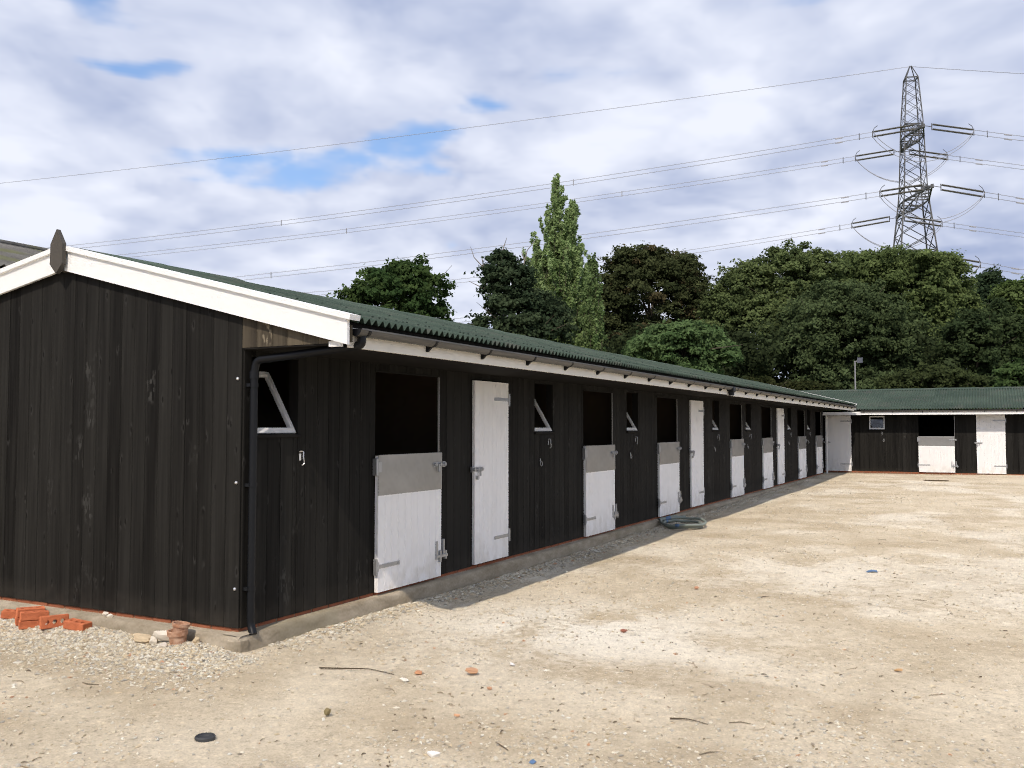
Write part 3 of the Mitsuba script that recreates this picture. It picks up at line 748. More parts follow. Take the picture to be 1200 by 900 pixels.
for nm, arm, z, (mL, kL), (mR, kR) in TIPS:
    P = PC + ax_a * arm; s = 1 if arm > 0 else -1
    tip = np.array([P[0], P[1], z])
    ids = (0, 1) if arm > 0 else (2, 3)
    m = []
    for i in ids:
        for dz, w in ((0.0, .17), (1.75, .13)):
            root = pp(i, z + dz); m.append(beam(root, tip, w))
        lo, hi = pp(i, z), pp(i, z + 1.75)
        for t in (.3, .55, .8): m.append(beam(lo + (tip - lo) * t, hi + (tip - hi) * (t - .2), .09))
    a, b = pp(ids[0], z), pp(ids[1], z)
    for t in (.25, .5, .75): m.append(beam(a + (tip - a) * t, b + (tip - b) * t, .09)); m.append(beam(a + (tip - a) * t, b + (tip - b) * (t - .25), .08))
    m.append(beam(tip - [0, 0, .25], tip + [0, 0, .2], .35))
    put('crossarm', join(m), 'pylon_steel', PY)
    for d, mm, kk, side in ((dL, mL, kL, 'l'), (dR, mR, kR, 'r')):
        for off in (.3, -.3):
            put('insulator', insulator(along(P, z, d, 1.1, mm, kk, off), along(P, z, d, 5.9, mm, kk, off)), 'insulator_glaze', PY, smooth=False)
        y = [beam(tip, along(P, z, d, 1.0, mm, kk), .07), beam(along(P, z, d, 1.0, mm, kk, .42), along(P, z, d, 1.0, mm, kk, -.42), .11), beam(along(P, z, d, 6.0, mm, kk, .42), along(P, z, d, 6.0, mm, kk, -.42), .11),
             tube([along(P, z, d, 6.0, mm, kk, .3), along(P, z, d, 5.8, mm, kk, .75), along(P, z, d, 5.4, mm, kk, 1.0)], .04, 6), beam(along(P, z, d, 7.6, mm, kk, .42), along(P, z, d, 7.6, mm, kk, -.42), .09)]
        put('insulator_yoke', join(y), 'pylon_steel', PY)
        key = numbered('power_line')
        labels[key] = {'label': (order_l if side == 'l' else order_r)[nm], 'category': 'power line', 'group': 'paired power cables ' + ('left' if side == 'l' else 'right') + ' of the pylon'}
        S = np.concatenate([np.linspace(6, 60, 22), np.linspace(66, 175 if side == 'l' else 150, 20)])
        for off in (.28, -.28):
            put('cable', tube([along(P, z, d, q, mm, kk, off) for q in S], .031, 6), 'cable_metal', key, smooth=True)
            put('damper', beam(along(P, z, d, 9.6, mm, kk, off - .08), along(P, z, d, 10.5, mm, kk, off - .08), .10), 'cable_metal', key)
        for q in np.arange(38 + 6 * (arm > 0), 172, 42.0):
            if side == 'l' or q < 140: put('spacer', beam(along(P, z, d, q, mm, kk, .42), along(P, z, d, q, mm, kk, -.42), .09), 'cable_metal', key)
    # jumper loops from one side to the other, under the crossarm
    A, B = along(P, z, dL, 6.0, mL, kL), along(P, z, dR, 6.0, mR, kR)
    for off in (.16, -.16):
        t = np.linspace(0, 1, 22)[:, None]
        c = A + (B - A) * t; c[:, 2] -= 4 * 2.7 * (t * (1 - t))[:, 0] ** .85; c[:, :2] += ax_a * s * off * 2; c[:, 2] += off
        put('jumper_cable', tube(c, .036, 6), 'cable_metal', PY, smooth=True)
E0 = PC
for d, mm, kk, lab, far in ((dL, .0794, .00014, 'lone thin earth wire sloping down left from the pylon tip', 175), (dR, .1116, .0003, 'lone thin earth wire running right from the pylon tip', 150)):
    whole('earth_wire', tube([along(E0, 48.85, d, q, mm, kk) for q in np.linspace(0, far, 46)], .030, 6), 'cable_metal', lab, 'power line', smooth=True)

# ------------------------------------------------------------------ trees
def leaves(centers, normals, size, rs):
    n = len(centers)
    t = rs.normal(size=(n, 3)); t -= normals * (t * normals).sum(1, keepdims=True); t /= np.linalg.norm(t, axis=1, keepdims=True)
    b = np.cross(normals, t)
    L = size[:, None]
    bend = normals * L * .12
    v = np.stack([centers - t * L * .5, centers + b * L * .36 - bend, centers + t * L * .5, centers - b * L * .36 - bend], 1).reshape(-1, 3)
    i = np.arange(n)[:, None] * 4
    return v, np.concatenate([i + [0, 1, 2], i + [0, 2, 3]], 0)

def tree(name, base, lobes, leaf, cols, label, category, group, seed, clump=.8, cover=1.5, flat=.72, trunk_r=.22, twigs=0, tall=False, open_=0.0):
    rs = np.random.default_rng(seed)
    base = np.array([base[0], base[1]])
    key = thing(name, label, category, group)
    C, N, S, K = [], [], [], []
    cols = [np.array(c) for c in cols]
    for (lat, z, rx, rz) in lobes:
        c0 = np.array([*(base + Rh * lat), z]); rad = np.array([rx, rx, rz])
        area = 4 * np.pi * ((rx * rx) ** 1.6 / 3 + 2 * (rx * rz) ** 1.6 / 3) ** (1 / 1.6)
        nc = max(6, int(area / (clump * clump * .8)))
        dirs = rs.normal(size=(nc, 3)); dirs /= np.linalg.norm(dirs, axis=1, keepdims=True)
        dirs[:, 2] = np.where(dirs[:, 2] < -.5, -dirs[:, 2], dirs[:, 2])
        rr = .62 + .40 * rs.random(nc) ** 1.2
        rr += .26 * (meshkit.fbm(dirs * 2.2 + seed, 3, seed) - .5) * 2
        rr += np.where(rs.random(nc) < .14, .16 * rs.random(nc), 0)                     # sprays that stand out
        cc = c0 + dirs * rad * rr[:, None]
        keep = rs.random(nc) > open_
        cc, dirs, rr = cc[keep], dirs[keep], rr[keep]
        tint = meshkit.fbm(cc * .9 + seed, 3, seed)
        for q, dr_, out_, tn in zip(cc, dirs, rr, tint):
            r = clump * (.35 + .85 * rs.random() ** 1.6) * (.75 if out_ > 1.0 else 1.0)
            per = max(5, int(cover * r * r * 4.2 / (leaf * leaf * .36)))
            u = rs.normal(size=(per, 3)); u /= np.linalg.norm(u, axis=1, keepdims=True)
            u[:, 2] = np.where(u[:, 2] < -.4, -u[:, 2], u[:, 2])
            f = rs.random((per, 1)) ** .5 * (1 + .35 * (rs.random((per, 1)) < .12))
            stretch = np.array([1, 1, flat]) if not tall else np.array([.60, .60, 1.5])
            axis = dr_ * [1, 1, .5] + rs.normal(size=3) * .4                             # each spray leans its own way
            stretchv = u * f * r * stretch
            C.append(q + stretchv + axis * (stretchv @ axis)[:, None] * (.35 if not tall else .0))
            nn = u * .7 + dr_ * .3 + np.array([0, 0, .35]) + rs.normal(size=(per, 3)) * .7
            N.append(nn / np.linalg.norm(nn, axis=1, keepdims=True))
            S.append(leaf * (.5 + .9 * rs.random(per)))
            w = np.clip(.5 + 2.2 * (tn - .5) + .3 * rs.normal(), 0, 1)
            col = cols[0] * (1 - w) + cols[1] * w
            if len(cols) > 2 and rs.random() < .10: col = cols[2]
            K.append(col * (.85 + .3 * rs.random()) * (.82 + .36 * rs.random((per, 1))))
    C, N, S, K = np.concatenate(C), np.concatenate(N), np.concatenate(S), np.concatenate(K)
    v, f = leaves(C, N, S, rs)
    put('crown', (v, f), 'leaf', key, color=np.repeat(K, 4, 0))
    gz = float(ground_z(base[0], base[1])) - .1
    topz = max(z + rz * .5 for _, z, _, rz in lobes)
    pts = [np.array([base[0] + .25 * math.sin(k * 1.7 + seed), base[1] + .25 * math.cos(k * 1.3 + seed), gz + (topz - gz) * k / 6]) for k in range(7)]
    parts = [tube(pts, np.linspace(trunk_r, trunk_r * .25, 7), 9)]
    for (lat, z, rx, rz) in lobes:
        e = np.array([*(base + Rh * lat), z + .3 * rz]); h = min(max(.25, (z - rz - gz) / (topz - gz) * .7), .8)
        s = pts[0] + (pts[-1] - pts[0]) * h
        mid_ = (s + e) / 2 + np.array([0, 0, .15 * np.linalg.norm(e - s)])
        parts.append(tube([s, mid_, e], np.array([.5, .34, .1]) * trunk_r, 7))
        for k in range(4):
            q = e + rs.normal(size=3) * [rx * .6, rx * .6, rz * .5]
            parts.append(tube([mid_, (mid_ + q) / 2 + [0, 0, .1], q], np.array([.22, .14, .04]) * trunk_r, 5))
    put('trunk', join(parts), 'bark', key, smooth=True)
    return key, len(C)

def poplar(name, base, stems, leaf, cols, label, category, group, seed, n_branch=190, spray=.27):
    """stems: (lateral offset, [(height, radius), ...] envelope); every branch climbs steeply from its stem to the envelope"""
    rs = np.random.default_rng(seed)
    base = np.array(base, float); key = thing(name, label, category, group)
    C, N, S, K, wood = [], [], [], [], []
    gz = float(ground_z(base[0], base[1])) - .1
    for lat, env in stems:
        zs, ws = [e[0] for e in env], [e[1] for e in env]; top = zs[-1]
        foot = np.array([*base, gz]); tip = np.array([*(base + Rh * lat), top])
        def stem(z):
            t = np.clip((z - gz) / (top - gz), 0, 1)
            b = foot + (tip - foot) * t; b[:2] = base + Rh * lat * min(1, t * 1.6) + [.12 * math.sin(z * .9 + seed), .12 * math.cos(z * .7)]
            b[2] = z
            return b
        wood.append(tube([stem(z) for z in np.linspace(gz, top - .1, 14)], np.linspace(.20, .015, 14), 8))
        nb = int(n_branch * (top - zs[0]) / 13)
        for _ in range(nb):
            z = zs[0] + (top - zs[0]) * rs.random() ** .9
            R = float(np.interp(z, zs, ws)) * (.35 + .70 * rs.random() ** .6)
            az = rs.uniform(0, 2 * np.pi)
            z0 = max(gz + 1.2, z - R * (1.5 + .9 * rs.random()) - .3)
            p0, p1 = stem(z0), stem(z) + [R * math.cos(az), R * math.sin(az), 0]
            mid_ = (p0 + p1) / 2 + [.18 * R * math.cos(az), .18 * R * math.sin(az), -.1 * R]
            L = np.linalg.norm(p1 - p0)
            wood.append(tube([p0, mid_, p1], [.03, .02, .006], 5))
            w = np.clip(.5 + .35 * rs.normal(), 0, 1); tone = .85 + .3 * rs.random()
            for t in np.arange(.30, 1.08, .30 / max(L, .6)):
                q = (1 - t) ** 2 * p0 + 2 * t * (1 - t) * mid_ + t * t * p1 + rs.normal(size=3) * .07
                if rs.random() < .10: continue
                n = int(46 * (1.15 - .45 * t)); r = spray * (1.15 - .55 * t) * (.6 + .7 * rs.random())
                u = rs.normal(size=(n, 3)); u /= np.linalg.norm(u, axis=1, keepdims=True)
                C.append(q + u * rs.random((n, 1)) ** .5 * r * [.8, .8, 1.5])
                nn = u * .6 + [0, 0, .3] + rs.normal(size=(n, 3)) * .8
                N.append(nn / np.linalg.norm(nn, axis=1, keepdims=True)); S.append(leaf * (.5 + .9 * rs.random(n)))
                K.append((np.array(cols[0]) * (1 - w) + np.array(cols[1]) * w) * tone * (.82 + .36 * rs.random((n, 1))))
    C, N, S, K = np.concatenate(C), np.concatenate(N), np.concatenate(S), np.concatenate(K)
    v, f = leaves(C, N, S, rs)
    put('crown', (v, f), 'leaf', key, color=np.repeat(K, 4, 0))
    put('trunk', join(wood), 'bark', key, smooth=True)
    return key, len(C)

G1 = 'trees behind the long stable block'; G2 = 'trees behind the far stable block'
SP = [
 ('broadleaf_tree', (-20.7, 31.8), [(0.0, 7.26, 2.18, 2.01), (-1.55, 7.38, 1.13, 1.26), (1.47, 7.97, 1.09, 1.34), (0.55, 8.81, 1.17, 0.92), (-0.84, 8.51, 1.01, 0.84), (1.89, 6.84, 0.76, 0.76)],
  .21, [(.042, .078, .028), (.078, .122, .042)], 'small dark green round tree standing alone above the long green roof', 'tree', G1, dict(clump=.48, open_=.30)),
 ('poplar_tree', (-17.8, 44.6), [(-.15, [(3.0, 1.7), (6, 2.0), (9.5, 2.15), (11.5, 1.95), (13.2, 1.5), (14.6, .8), (15.8, .36), (16.85, .06)]), (.75, [(4.0, 1.4), (8, 1.7), (11.5, 1.5), (13.2, .95), (14.2, .5), (15.3, .06)]), (-1.15, [(3.0, 1.2), (7, 1.3), (10, 1.0), (11.6, .5), (12.9, .06)])],
  .17, [(.20, .29, .11), (.33, .43, .20)], 'tallest tree, pale green pointed poplar with two tops', 'tree', G1, None),
 ('broadleaf_tree', (-17.8, 39.0), [(-0.23, 8.82, 1.45, 1.9), (-0.79, 10.1, 0.85, 1.1), (-1.4, 9.2, 0.5, 1.2), (0.23, 7.19, 2.0, 1.77), (1.63, 6.96, 1.4, 1.77), (-1.9, 7.0, 0.45, 0.5), (0.0, 4.86, 1.86, 2.33)],
  .20, [(.042, .066, .036), (.075, .105, .056)], 'dark tree with bare grey branch tips in front of the poplar', 'tree', G1, dict(clump=.45, open_=.1)),
 ('poplar_tree', (-14.9, 42.8), [(.05, [(3.0, .75), (6, .72), (8.5, .62), (10, .42), (11.0, .2), (11.5, .04)])], .16, [(.13, .20, .075), (.21, .29, .12)],
  'narrow young poplar right beside the tallest tree', 'tree', G1, None),
 ('broadleaf_tree', (-16.1, 56.8), [(0.0, 10.7, 3.2, 3.0), (-1.82, 12.9, 1.5, 1.35), (1.82, 12.6, 1.7, 1.35), (-0.18, 13.4, 1.5, 0.9), (-2.73, 9.79, 1.45, 3.03), (2.73, 9.97, 1.6, 2.8), (0.0, 6.46, 3.33, 3.03), (-2.9, 6.4, 1.7, 2.6), (2.9, 5.6, 2.2, 2.8)],
  .21, [(.050, .064, .028), (.088, .104, .046), (.098, .084, .044)], 'dark brownish green tree right of the poplars', 'tree', G2, dict(clump=.62, open_=.12)),
 ('bush', (-8.2, 38.4), [(0.0, 5.7, 1.7, 1.0), (-0.63, 5.28, 2.0, 1.05), (1.68, 4.95, 1.2, 0.92), (-1.68, 5.16, 0.92, 0.84), (0, 3.2, 2.2, 1.8)], .19, [(.085, .145, .055), (.128, .195, .080)],
  'bright green bushy tree low over the long roof', 'bush', G2, dict(clump=.46)),
 ('broadleaf_tree', (-7.9, 57.7), [(1.16, 10.97, 2.7, 2.8), (-1.73, 10.57, 1.9, 1.9), (3.18, 11.14, 2.0, 2.25), (-0.29, 7.68, 3.93, 2.89), (-3.18, 8.54, 1.6, 2.5)],
  .21, [(.095, .128, .052), (.155, .20, .080)], 'large round olive green tree right of the brownish one', 'tree', G2, dict(clump=.62)),
 ('broadleaf_tree', (-.4, 66.1), [(-0.37, 11.15, 4.3, 3.2), (-2.95, 12.0, 2.2, 2.1), (2.46, 11.4, 2.5, 2.65), (-0.49, 7.46, 5.41, 3.08), (3.81, 9.49, 1.4, 2.4)],
  .23, [(.098, .135, .050), (.16, .21, .080)], 'broadest tree, wide green crown directly below the pylon', 'tree', G2, dict(clump=.68)),
 ('broadleaf_tree', (-2.7, 53.7), [(0.0, 7.45, 3.5, 2.9), (-1.83, 6.2, 2.51, 2.35), (2.35, 6.2, 2.71, 2.51), (0, 3.6, 4.0, 2.0)], .20, [(.070, .098, .044), (.108, .148, .066)],
  'dark olive tree filling the gap in front of the two big round crowns', 'tree', G2, dict(clump=.62)),
 ('broadleaf_tree', (5.1, 84.8), [(0.0, 13.1, 1.4, 2.2), (-0.6, 10.2, 1.86, 3.6), (1.94, 12.6, 1.49, 2.0)], .27, [(.040, .066, .036), (.060, .090, .046)],
  'distant dark tree top right of the pylon', 'tree', G2, dict(clump=.6)),
 ('broadleaf_tree', (6.9, 63.2), [(-0.22, 9.32, 1.4, 1.9), (-0.89, 7.09, 1.2, 2.01), (1.06, 8.21, 2.1, 2.85), (3.5, 8.0, 2.2, 3.0)], .24, [(.075, .115, .035), (.12, .165, .06)],
  'light yellow green tree at the right end of the tree line', 'tree', G2, dict(clump=.55)),
 ('broadleaf_tree', (4.7, 56.4), [(-0.51, 6.11, 1.74, 2.36), (0.92, 6.63, 1.44, 2.46), (.2, 3.2, 2.0, 1.8)], .23, [(.046, .070, .032), (.072, .102, .044)],
  'dark green tree below the distant one, above the far roof', 'tree', G2, dict(clump=.5)),
 ('bush', (6.5, 47.2), [(-0.13, 3.95, 0.94, 0.73), (0.64, 4.2, 0.9, 0.77), (.3, 2.4, 1.4, 1.3), (2.6, 3.6, 1.4, 1.0)], .18, [(.06, .10, .035), (.085, .135, .05)],
  'pale green bush peeping over the far roof at the right edge', 'bush', G2, dict(clump=.4)),
 ('bush', (2.6, 42.9), [(0.21, 3.7, 1.5, 0.7), (-1.23, 3.45, 1.2, 0.6), (1.85, 3.5, 0.8, 0.55), (0, 2.2, 2.2, 1.2)], .17, [(.05, .066, .028), (.07, .09, .036)],
  'low dull green bush just behind the middle of the far roof', 'bush', G2, dict(clump=.36)),
 ('bush', (-4.5, 43.5), [(-1.6, 3.2, 1.6, .8), (1.2, 3.1, 1.8, .7), (0, 1.8, 3.0, 1.3)], .18, [(.035, .045, .018), (.055, .06, .024)],
  'dark low bush behind the roof corner beside the lamp pole', 'bush', G2, dict(clump=.42)),
]
rs_ = np.random.default_rng(77); uc, un, us, uk = [], [], [], []
for _ in range(2000):
    lat, dep = rs_.uniform(-30, 36), rs_.uniform(54, 76)
    q = np.array([*(np.array([EYE[0], EYE[1]]) + Rh * lat + Fh * dep), 0]); q[2] = rs_.uniform(.2, 7.4 if lat > 4 else 6.0)
    if lat < -8: q[2] = min(q[2], 4.6)
    r = .7 + .7 * rs_.random(); u = rs_.normal(size=(130, 3)); u /= np.linalg.norm(u, axis=1, keepdims=True)
    uc.append(q + u * rs_.random((130, 1)) ** .5 * r); un.append(u); us.append(.3 * (.5 + .9 * rs_.random(130)))
    uk.append(np.array([.044, .060, .028]) * (.7 + .7 * rs_.random()) * (.75 + .5 * rs_.random((130, 1))))
uv_, uf_ = leaves(np.concatenate(uc), np.concatenate(un), np.concatenate(us), rs_)
put('undergrowth', (uv_, uf_), 'leaf', color=np.repeat(np.concatenate(uk), 4, 0), kind='stuff', label='dark tangled undergrowth between the tree trunks')
total = 0
keys = []
for i, (nm, base, lobes, leaf, cols, lab, cat, grp, kw) in enumerate(SP):
    k, n = poplar(nm, base, lobes, leaf, cols, lab, cat, grp, 100 + i) if kw is None else tree(nm, base, lobes, leaf, cols, lab, cat, grp, 100 + i, **kw)
    keys.append(k); total += n
print('leaves', total)
b0 = np.array([-17.8, 39.0])
def tw(lat, z, *pts):
    P = [np.array([*(b0 + Rh * a), zz]) for a, zz in [(lat, z), *pts]]
    return tube(P, np.linspace(.05, .012, len(P)), 6)
put('dead_branch', join([tw(-1.2, 9.4, (-1.75, 10.3), (-2.3, 10.9), (-2.5, 11.5)), tw(-1.75, 10.3, (-1.9, 11.0)), tw(-1.2, 9.0, (-2.0, 9.3), (-2.6, 9.6)), tw(.2, 9.6, (.45, 10.6), (.62, 11.3), (1.1, 11.9)), tw(.5, 10.7, (.3, 11.2)), tw(-.8, 10.6, (-.7, 11.4), (-.5, 12.0))]),
    'dead_wood', keys[2], label='bare grey dead branches')

# ------------------------------------------------------------------ small things on the yard
def on(x, y, dz=0.0): return (x, y, float(ground_z(x, y)) + dz)

def brick_mesh(seed, holes=True):
    rs = np.random.default_rng(seed)
    b = m3.Manifold.hull_points(np.array(box(-.1075, .1075, -.051, .051, -.0325, .0325, .004)[0]))
    if holes:
        for x in (-.06, 0, .06):
            b = b - m3.Manifold.cylinder(.2, .019, .019, 14, True).translate([x, 0, 0])
    m = b.to_mesh()
    return np.array(m.vert_properties[:, :3], float), np.array(m.tri_verts)
GB = 'loose bricks dumped beside the gable'
bz = lambda x, y: float(ground_z(x, y))
for i, (x, y, dz, rz, rx, ry, lab) in enumerate([
    (-2.44, -.17, .035, .75, .0, .12, 'red brick lying at the left end of the loose brick heap'),
    (-2.18, -.22, .02, 1.05, .05, .0, 'lower brick of the left stacked pair in the heap'),
    (-2.175, -.215, .086, 1.08, .03, .03, 'upper brick of the left stacked pair in the heap'),
    (-2.045, -.28, .018, 1.0, .0, .03, 'lower brick of the middle stacked pair in the heap'),
    (-2.04, -.272, .084, 1.03, -.03, .04, 'upper brick of the middle stacked pair in the heap'),
    (-1.80, -.26, .050, 1.12, 1.45, .0, 'red brick on edge showing three round holes'),
    (-1.54, -.235, .03, .12, .05, .08, 'red brick lying flat at the right end of the heap')]):
    whole('loose_brick', moved(brick_mesh(i), (x, y, bz(x, y) + dz), rz=rz, rx=rx, ry=ry), 'fresh_clay', lab, 'brick', GB)

# two small clay pots, one in the other, leaning
px_, py_ = -.40, -.215
pot = lathe([(0, 0), (.047, 0), (.058, .10), (.066, .10), (.068, .135), (.058, .135), (.05, .10), (.042, .012), (0, .012)], 26)
whole('clay_pot', moved(xform(pot, lambda v: v * 1.15), on(px_, py_, -.05), rx=.05, ry=-.04), 'terracotta', 'terracotta pot standing at the foot of the gable corner', 'flower pot', smooth=30)
whole('clay_pot', moved(xform(pot, lambda v: v * [1.0, 1.0, .75]), on(px_ - .004, py_ + .006, .055), rx=-.10, ry=.12), 'terracotta', 'chipped paler clay pot stacked in the other pot, tilted', 'flower pot', smooth=30)

GD = 'bits of rubble scattered on the yard'
PALE, TAN, GREY = (.62, .57, .48), (.52, .42, .28), (.36, .34, .30)
def rock(x, y, size, seed, col, label, dz=0.0, rz=0.0, rx=0.0, group='loose stones by the gable foot', name='stone'):
    size = tuple(k * (.8 if group == GD else 1.0) for k in size)
    v, f = stone(size, seed, 2)
    c = np.array(col) * (.8 + .45 * meshkit.fbm(v * 30 + seed, 3, seed))[:, None]
    k = whole(name, moved((v, f), on(x, y, dz + size[2] * .55), rz=rz, rx=rx), 'stone_mix', label, 'stone', group, color=c)
for args in [(-.76, -.25, (.13, .07, .045), 1, TAN, 'long flat tan stone at the left of the pale stones'), (-.60, -.27, (.045, .04, .05), 2, PALE, 'small pale stone next to the flat tan one'),
             (-.515, -.25, (.09, .035, .06), 3, PALE, 'white slab stone leaning between stone and clay pot', .03, .3, .5), (-.46, -.33, (.045, .035, .035), 4, PALE, 'pale stone at the foot of the clay pot'),
             (-1.45, -.04, (.04, .03, .025), 5, PALE, 'pale pebble lying on the plinth edge right of the bricks', -.035 - bz(-1.45, -.04)), (-1.38, -.05, (.03, .025, .025), 6, PALE, 'smaller pale pebble on the plinth edge', -.037 - bz(-1.38, -.05)),
             (-.28, -.16, (.035, .03, .035), 7, TAN, 'tan stone squeezed between clay pot and corner')]:
    rock(*args)
GD = 'bits of rubble scattered on the yard'
rock(1.60, -.90, (.035, .03, .035), 11, (.20, .16, .08), 'mossy brown lump of clay in the near yard', .02, group=GD, name='clay_lump')
rock(2.53, -1.17, (.055, .03, .022), 12, (.72, .70, .66), 'white flat stone nearest the camera', .005, .2, group=GD)
rock(1.57, -.05, (.05, .035, .022), 13, (.66, .62, .54), 'white stone beside the orange brick crumbs', .005, group=GD)
rock(1.92, .29, (.065, .035, .035), 14, (.46, .27, .16), 'orange brick chunk in the middle of the near yard', .015, .5, group=GD, name='brick_fragment')
rock(1.57, .14, (.04, .03, .02), 15, (.48, .25, .14), 'orange brick crumb beside the white stone', .008, .9, group=GD, name='brick_fragment')
rock(2.06, .62, (.032, .02, .018), 16, (.74, .72, .69), 'white chip right of the orange brick chunk', .005, group=GD)
rock(2.19, .05, (.03, .022, .012), 17, (.48, .28, .17), 'flat orange chip in front of the white chip', .004, group=GD, name='brick_fragment')
rock(2.30, -.55, (.03, .02, .012), 18, (.52, .30, .17), 'pinkish brick chip behind the nearest white stone', .004, group=GD, name='brick_fragment')
rock(2.33, 4.35, (.04, .03, .022), 19, (.44, .24, .15), 'orange brick bit right of the shadow edge', .01, group=GD, name='brick_fragment')
rock(2.42, 1.95, (.045, .025, .02), 20, (.30, .13, .09), 'dark red brick bit in the pale dusty patch', .008, group=GD, name='brick_fragment')
rock(4.55, 1.80, (.04, .025, .016), 21, (.48, .30, .15), 'orange stone at the right side of the yard', .008, group=GD, name='brick_fragment')

DR = thing('drain_cap', 'small round black drain cap flush in the near ground', 'drain cover')
dx, dy, dz = on(1.25, -1.53)
put('rim', moved(xform(lathe([(.052, -.02), (.066, -.02), (.066, .012), (.060, .017), (.054, .014), (.052, -.02)], 28), lambda v: v * [.85, .85, 1]), (dx, dy, dz + .004)), 'cast_grey', DR, smooth=30)
put('lid', moved(xform(lathe([(0, -.02), (.051, -.02), (.051, .010), (.044, .008), (.042, .004), (.02, .005), (0, .005)], 28), lambda v: v * [.85, .85, 1]), (dx, dy, dz + .004)), 'cast_grey', DR, smooth=30)

HO = thing('hose', 'coiled grey green hose lying by the plinth of the long block', 'hose')
t = np.linspace(0, 2 * np.pi * 2.1, 150)
hx, hy = .47 + (.29 + .008 * t) * np.cos(t + 2.6) * 1.0, 9.90 + (.30 + .012 * t) * np.sin(t + 2.6) * 1.25
hz = ground_z(hx, hy) + .034 + .025 * (t / t[-1]) + .012 * np.sin(3 * t) + .03 * (t > 6.5)
hp = np.stack([hx, hy, hz], 1)
hp = np.vstack([hp, [[.33, 10.5, -.02], [.22, 10.3, .0], [.16, 10.05, -.03]]])
put('pipe', tube(hp, .023, 10), 'hose_rubber', HO, smooth=True)
for a in (4, 96): put('coupling', tube(hp[a:a + 3], .027, 10), 'blue_plastic', HO, smooth=True)
put('nozzle', tube([hp[-1] + [-.03, -.05, -.01], hp[-1] + [.02, .06, .02]], .034, 10), 'blue_plastic', HO, smooth=True)

def twig(name, pts, r, mat, label, cat):
    P = [on(x, y, dz) for x, y, dz in pts]
    return whole(name, tube(rounded(P, .05, 3), np.linspace(r, r * .4, len(rounded(P, .05, 3))), 6), mat, label, cat)
scene['twig_brown'] = pr((.10, .075, .05), 0.9, 0.2)
twig('stick', [(.88, -.10, .012), (1.05, -.03, .016), (1.2, .06, .014), (1.42, .05, .006)], .006, 'twig_brown', 'thin brown stick lying in front of the gable corner', 'stick')
twig('stick', [(3.45, -.02, .01), (3.55, .02, .012), (3.68, -.02, .006)], .005, 'twig_brown', 'brown stick on the right side of the pale patch', 'stick')
twig('stick', [(3.95, -.75, .006), (4.02, -.95, .008), (4.15, -1.08, .006)], .004, 'twig_brown', 'short curved twig at the right of the near yard', 'stick')
whole('plank', moved(box(-.34, .34, -.06, .06, 0, .025, .004), on(3.65, 25.2, .006), rz=.12), 'old_plank', 'dark plank lying in front of the far block', 'plank')
sv = np.array([[-.05, -.03, .0], [.0, -.045, .02], [.05, -.02, .005], [.055, .03, .022], [.0, .035, .03], [-.05, .03, .008], [0, 0, .034]])
scrap = (np.vstack([sv, sv - [0, 0, .004]]), np.array([[6, a, (a + 1) % 6] for a in range(6)] + [[13, 7 + (a + 1) % 6, 7 + a] for a in range(6)]))
whole('plastic_scrap', moved(xform(scrap, lambda v: v * [1.2, .9, .8]), on(3.88, 6.35, .004), rz=.4), 'blue_plastic', 'scrap of bright blue plastic lying in the open yard', 'litter')
whole('plastic_scrap', moved(xform(scrap, lambda v: v * .4), on(3.02, -.98, .002), rz=1.4), 'blue_plastic', 'tiny blue plastic scrap near the front of the yard', 'litter')

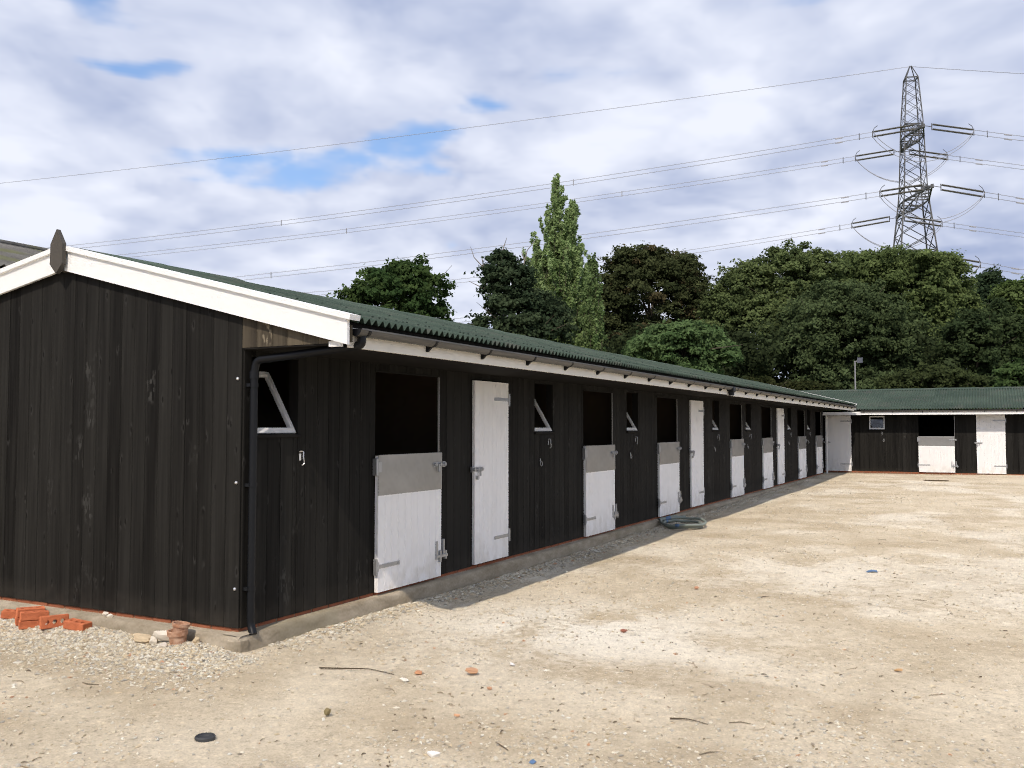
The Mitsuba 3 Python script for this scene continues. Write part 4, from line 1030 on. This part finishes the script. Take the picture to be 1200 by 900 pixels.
# gravel: pale chippings strewn over the yard, thick along the gable and the plinth
def gravel(n, seed):
    rs = np.random.default_rng(seed)
    view = math.radians(90) + YAW
    r = np.exp(rs.uniform(math.log(2.6), math.log(30), n)); a = view + rs.uniform(-.62, .62, n)
    x, y = EYE[0] + r * np.cos(a), EYE[1] + r * np.sin(a)
    p = np.stack([x, y, 0 * x], 1)
    dens = .25 + .9 * smooth_np(.42, .62, meshkit.fbm(p * [.7, .9, 1] + 5, 4, 3)) + .5 * smooth_np(.45, .65, meshkit.fbm(p * 3.1, 3, 8))
    dens += 1.5 * np.exp(-((y + .55) / .5) ** 2) * (x < .5)
    keep = (rs.random(n) < dens / 1.7) & ~((x < .14) & (y > -.13)) & (y < 28.55)
    size = (.0032 + .009 * rs.random(n) ** 3.4) * (1 + .03 * r)
    # extra: rubble at the foot of the walls
    m = n // 5
    yy = rs.uniform(.2, 20, m); xx = .13 + np.abs(rs.normal(size=m)) * .13
    gx = rs.uniform(-3.9, .35, m); gy = -.13 - np.abs(rs.normal(size=m)) * .33
    x = np.concatenate([x[keep], xx, gx]); y = np.concatenate([y[keep], yy, gy])
    size = np.concatenate([size[keep], (.004 + .020 * rs.random(m) ** 4), (.004 + .015 * rs.random(m) ** 3)])
    k = len(x)
    base = np.array([[1, 0, 0], [-1, 0, 0], [0, 1, 0], [0, -1, 0], [0, 0, 1], [0, 0, -1.0]])
    bf = np.array([[0, 2, 4], [2, 1, 4], [1, 3, 4], [3, 0, 4], [2, 0, 5], [1, 2, 5], [3, 1, 5], [0, 3, 5]])
    v = base[None] + rs.normal(size=(k, 6, 3)) * .22
    v *= np.stack([1 + .5 * rs.random(k), .75 + .4 * rs.random(k), .45 + .35 * rs.random(k)], 1)[:, None]
    t = rs.uniform(0, 2 * np.pi, k); c, s = np.cos(t)[:, None], np.sin(t)[:, None]
    v = np.stack([v[..., 0] * c - v[..., 1] * s, v[..., 0] * s + v[..., 1] * c, v[..., 2]], -1) * size[:, None, None]
    v += np.stack([x, y, ground_z(x, y) + size * .18], 1)[:, None]
    pal = np.array([(.60, .54, .44), (.54, .46, .34), (.66, .62, .54), (.42, .38, .32), (.50, .40, .27), (.32, .27, .21), (.46, .26, .16)])
    col = pal[rs.choice(len(pal), k, p=[.28, .30, .07, .13, .16, .05, .01])] * (.8 + .35 * rs.random((k, 1)))
    f = bf[None] + (np.arange(k) * 6)[:, None, None]
    return v.reshape(-1, 3), f.reshape(-1, 3), np.repeat(col, 6, 0)
gv, gf, gc = gravel(130000, 7)
put('gravel', (gv, gf), 'stone_mix', color=gc * [.92, .95, .95], kind='stuff', label='pale loose stone chippings strewn over the yard')

def litter(n, seed):
    rs = np.random.default_rng(seed); view = math.radians(90) + YAW
    r = np.exp(rs.uniform(math.log(2.8), math.log(30), n)); a = view + rs.uniform(-.6, .6, n)
    x, y = EYE[0] + r * np.cos(a), EYE[1] + r * np.sin(a)
    k = ~((x < .16) & (y > -.13)) & (y < 28.5) & (meshkit.fbm(np.stack([x, y, 0 * x], 1) * .8 + 11, 3, 4) > .47)
    out, col = [], []
    for X, Y, rr in zip(x[k], y[k], r[k]):
        L = (.005 + .012 * rs.random() + .05 * (rs.random() < .06)) * (1 + .02 * rr); t = rs.uniform(0, np.pi); w = (.0025 + .0035 * rs.random()) * (1 + .02 * rr)
        d = np.array([math.cos(t), math.sin(t), 0]) * L; e = np.array([-d[1], d[0], 0]) / L
        p = np.array(on(X, Y, .004))
        kink = p + e * L * rs.normal() * .3 + [0, 0, .004]
        out += [beam(p - d, kink, w * .7, w), beam(kink, p + d, w, w * .5)]
        col += [np.array([(.19, .15, .10), (.27, .21, .14), (.12, .09, .06), (.40, .33, .24)][rs.integers(4)])] * 16
    v, f = join(out)
    return v, f, np.array(col)
lv, lf, lc = litter(1900, 9)
put('chippings', (lv, lf), 'stone_mix', color=lc, kind='stuff', label='bits of bark and twig littered over the yard')
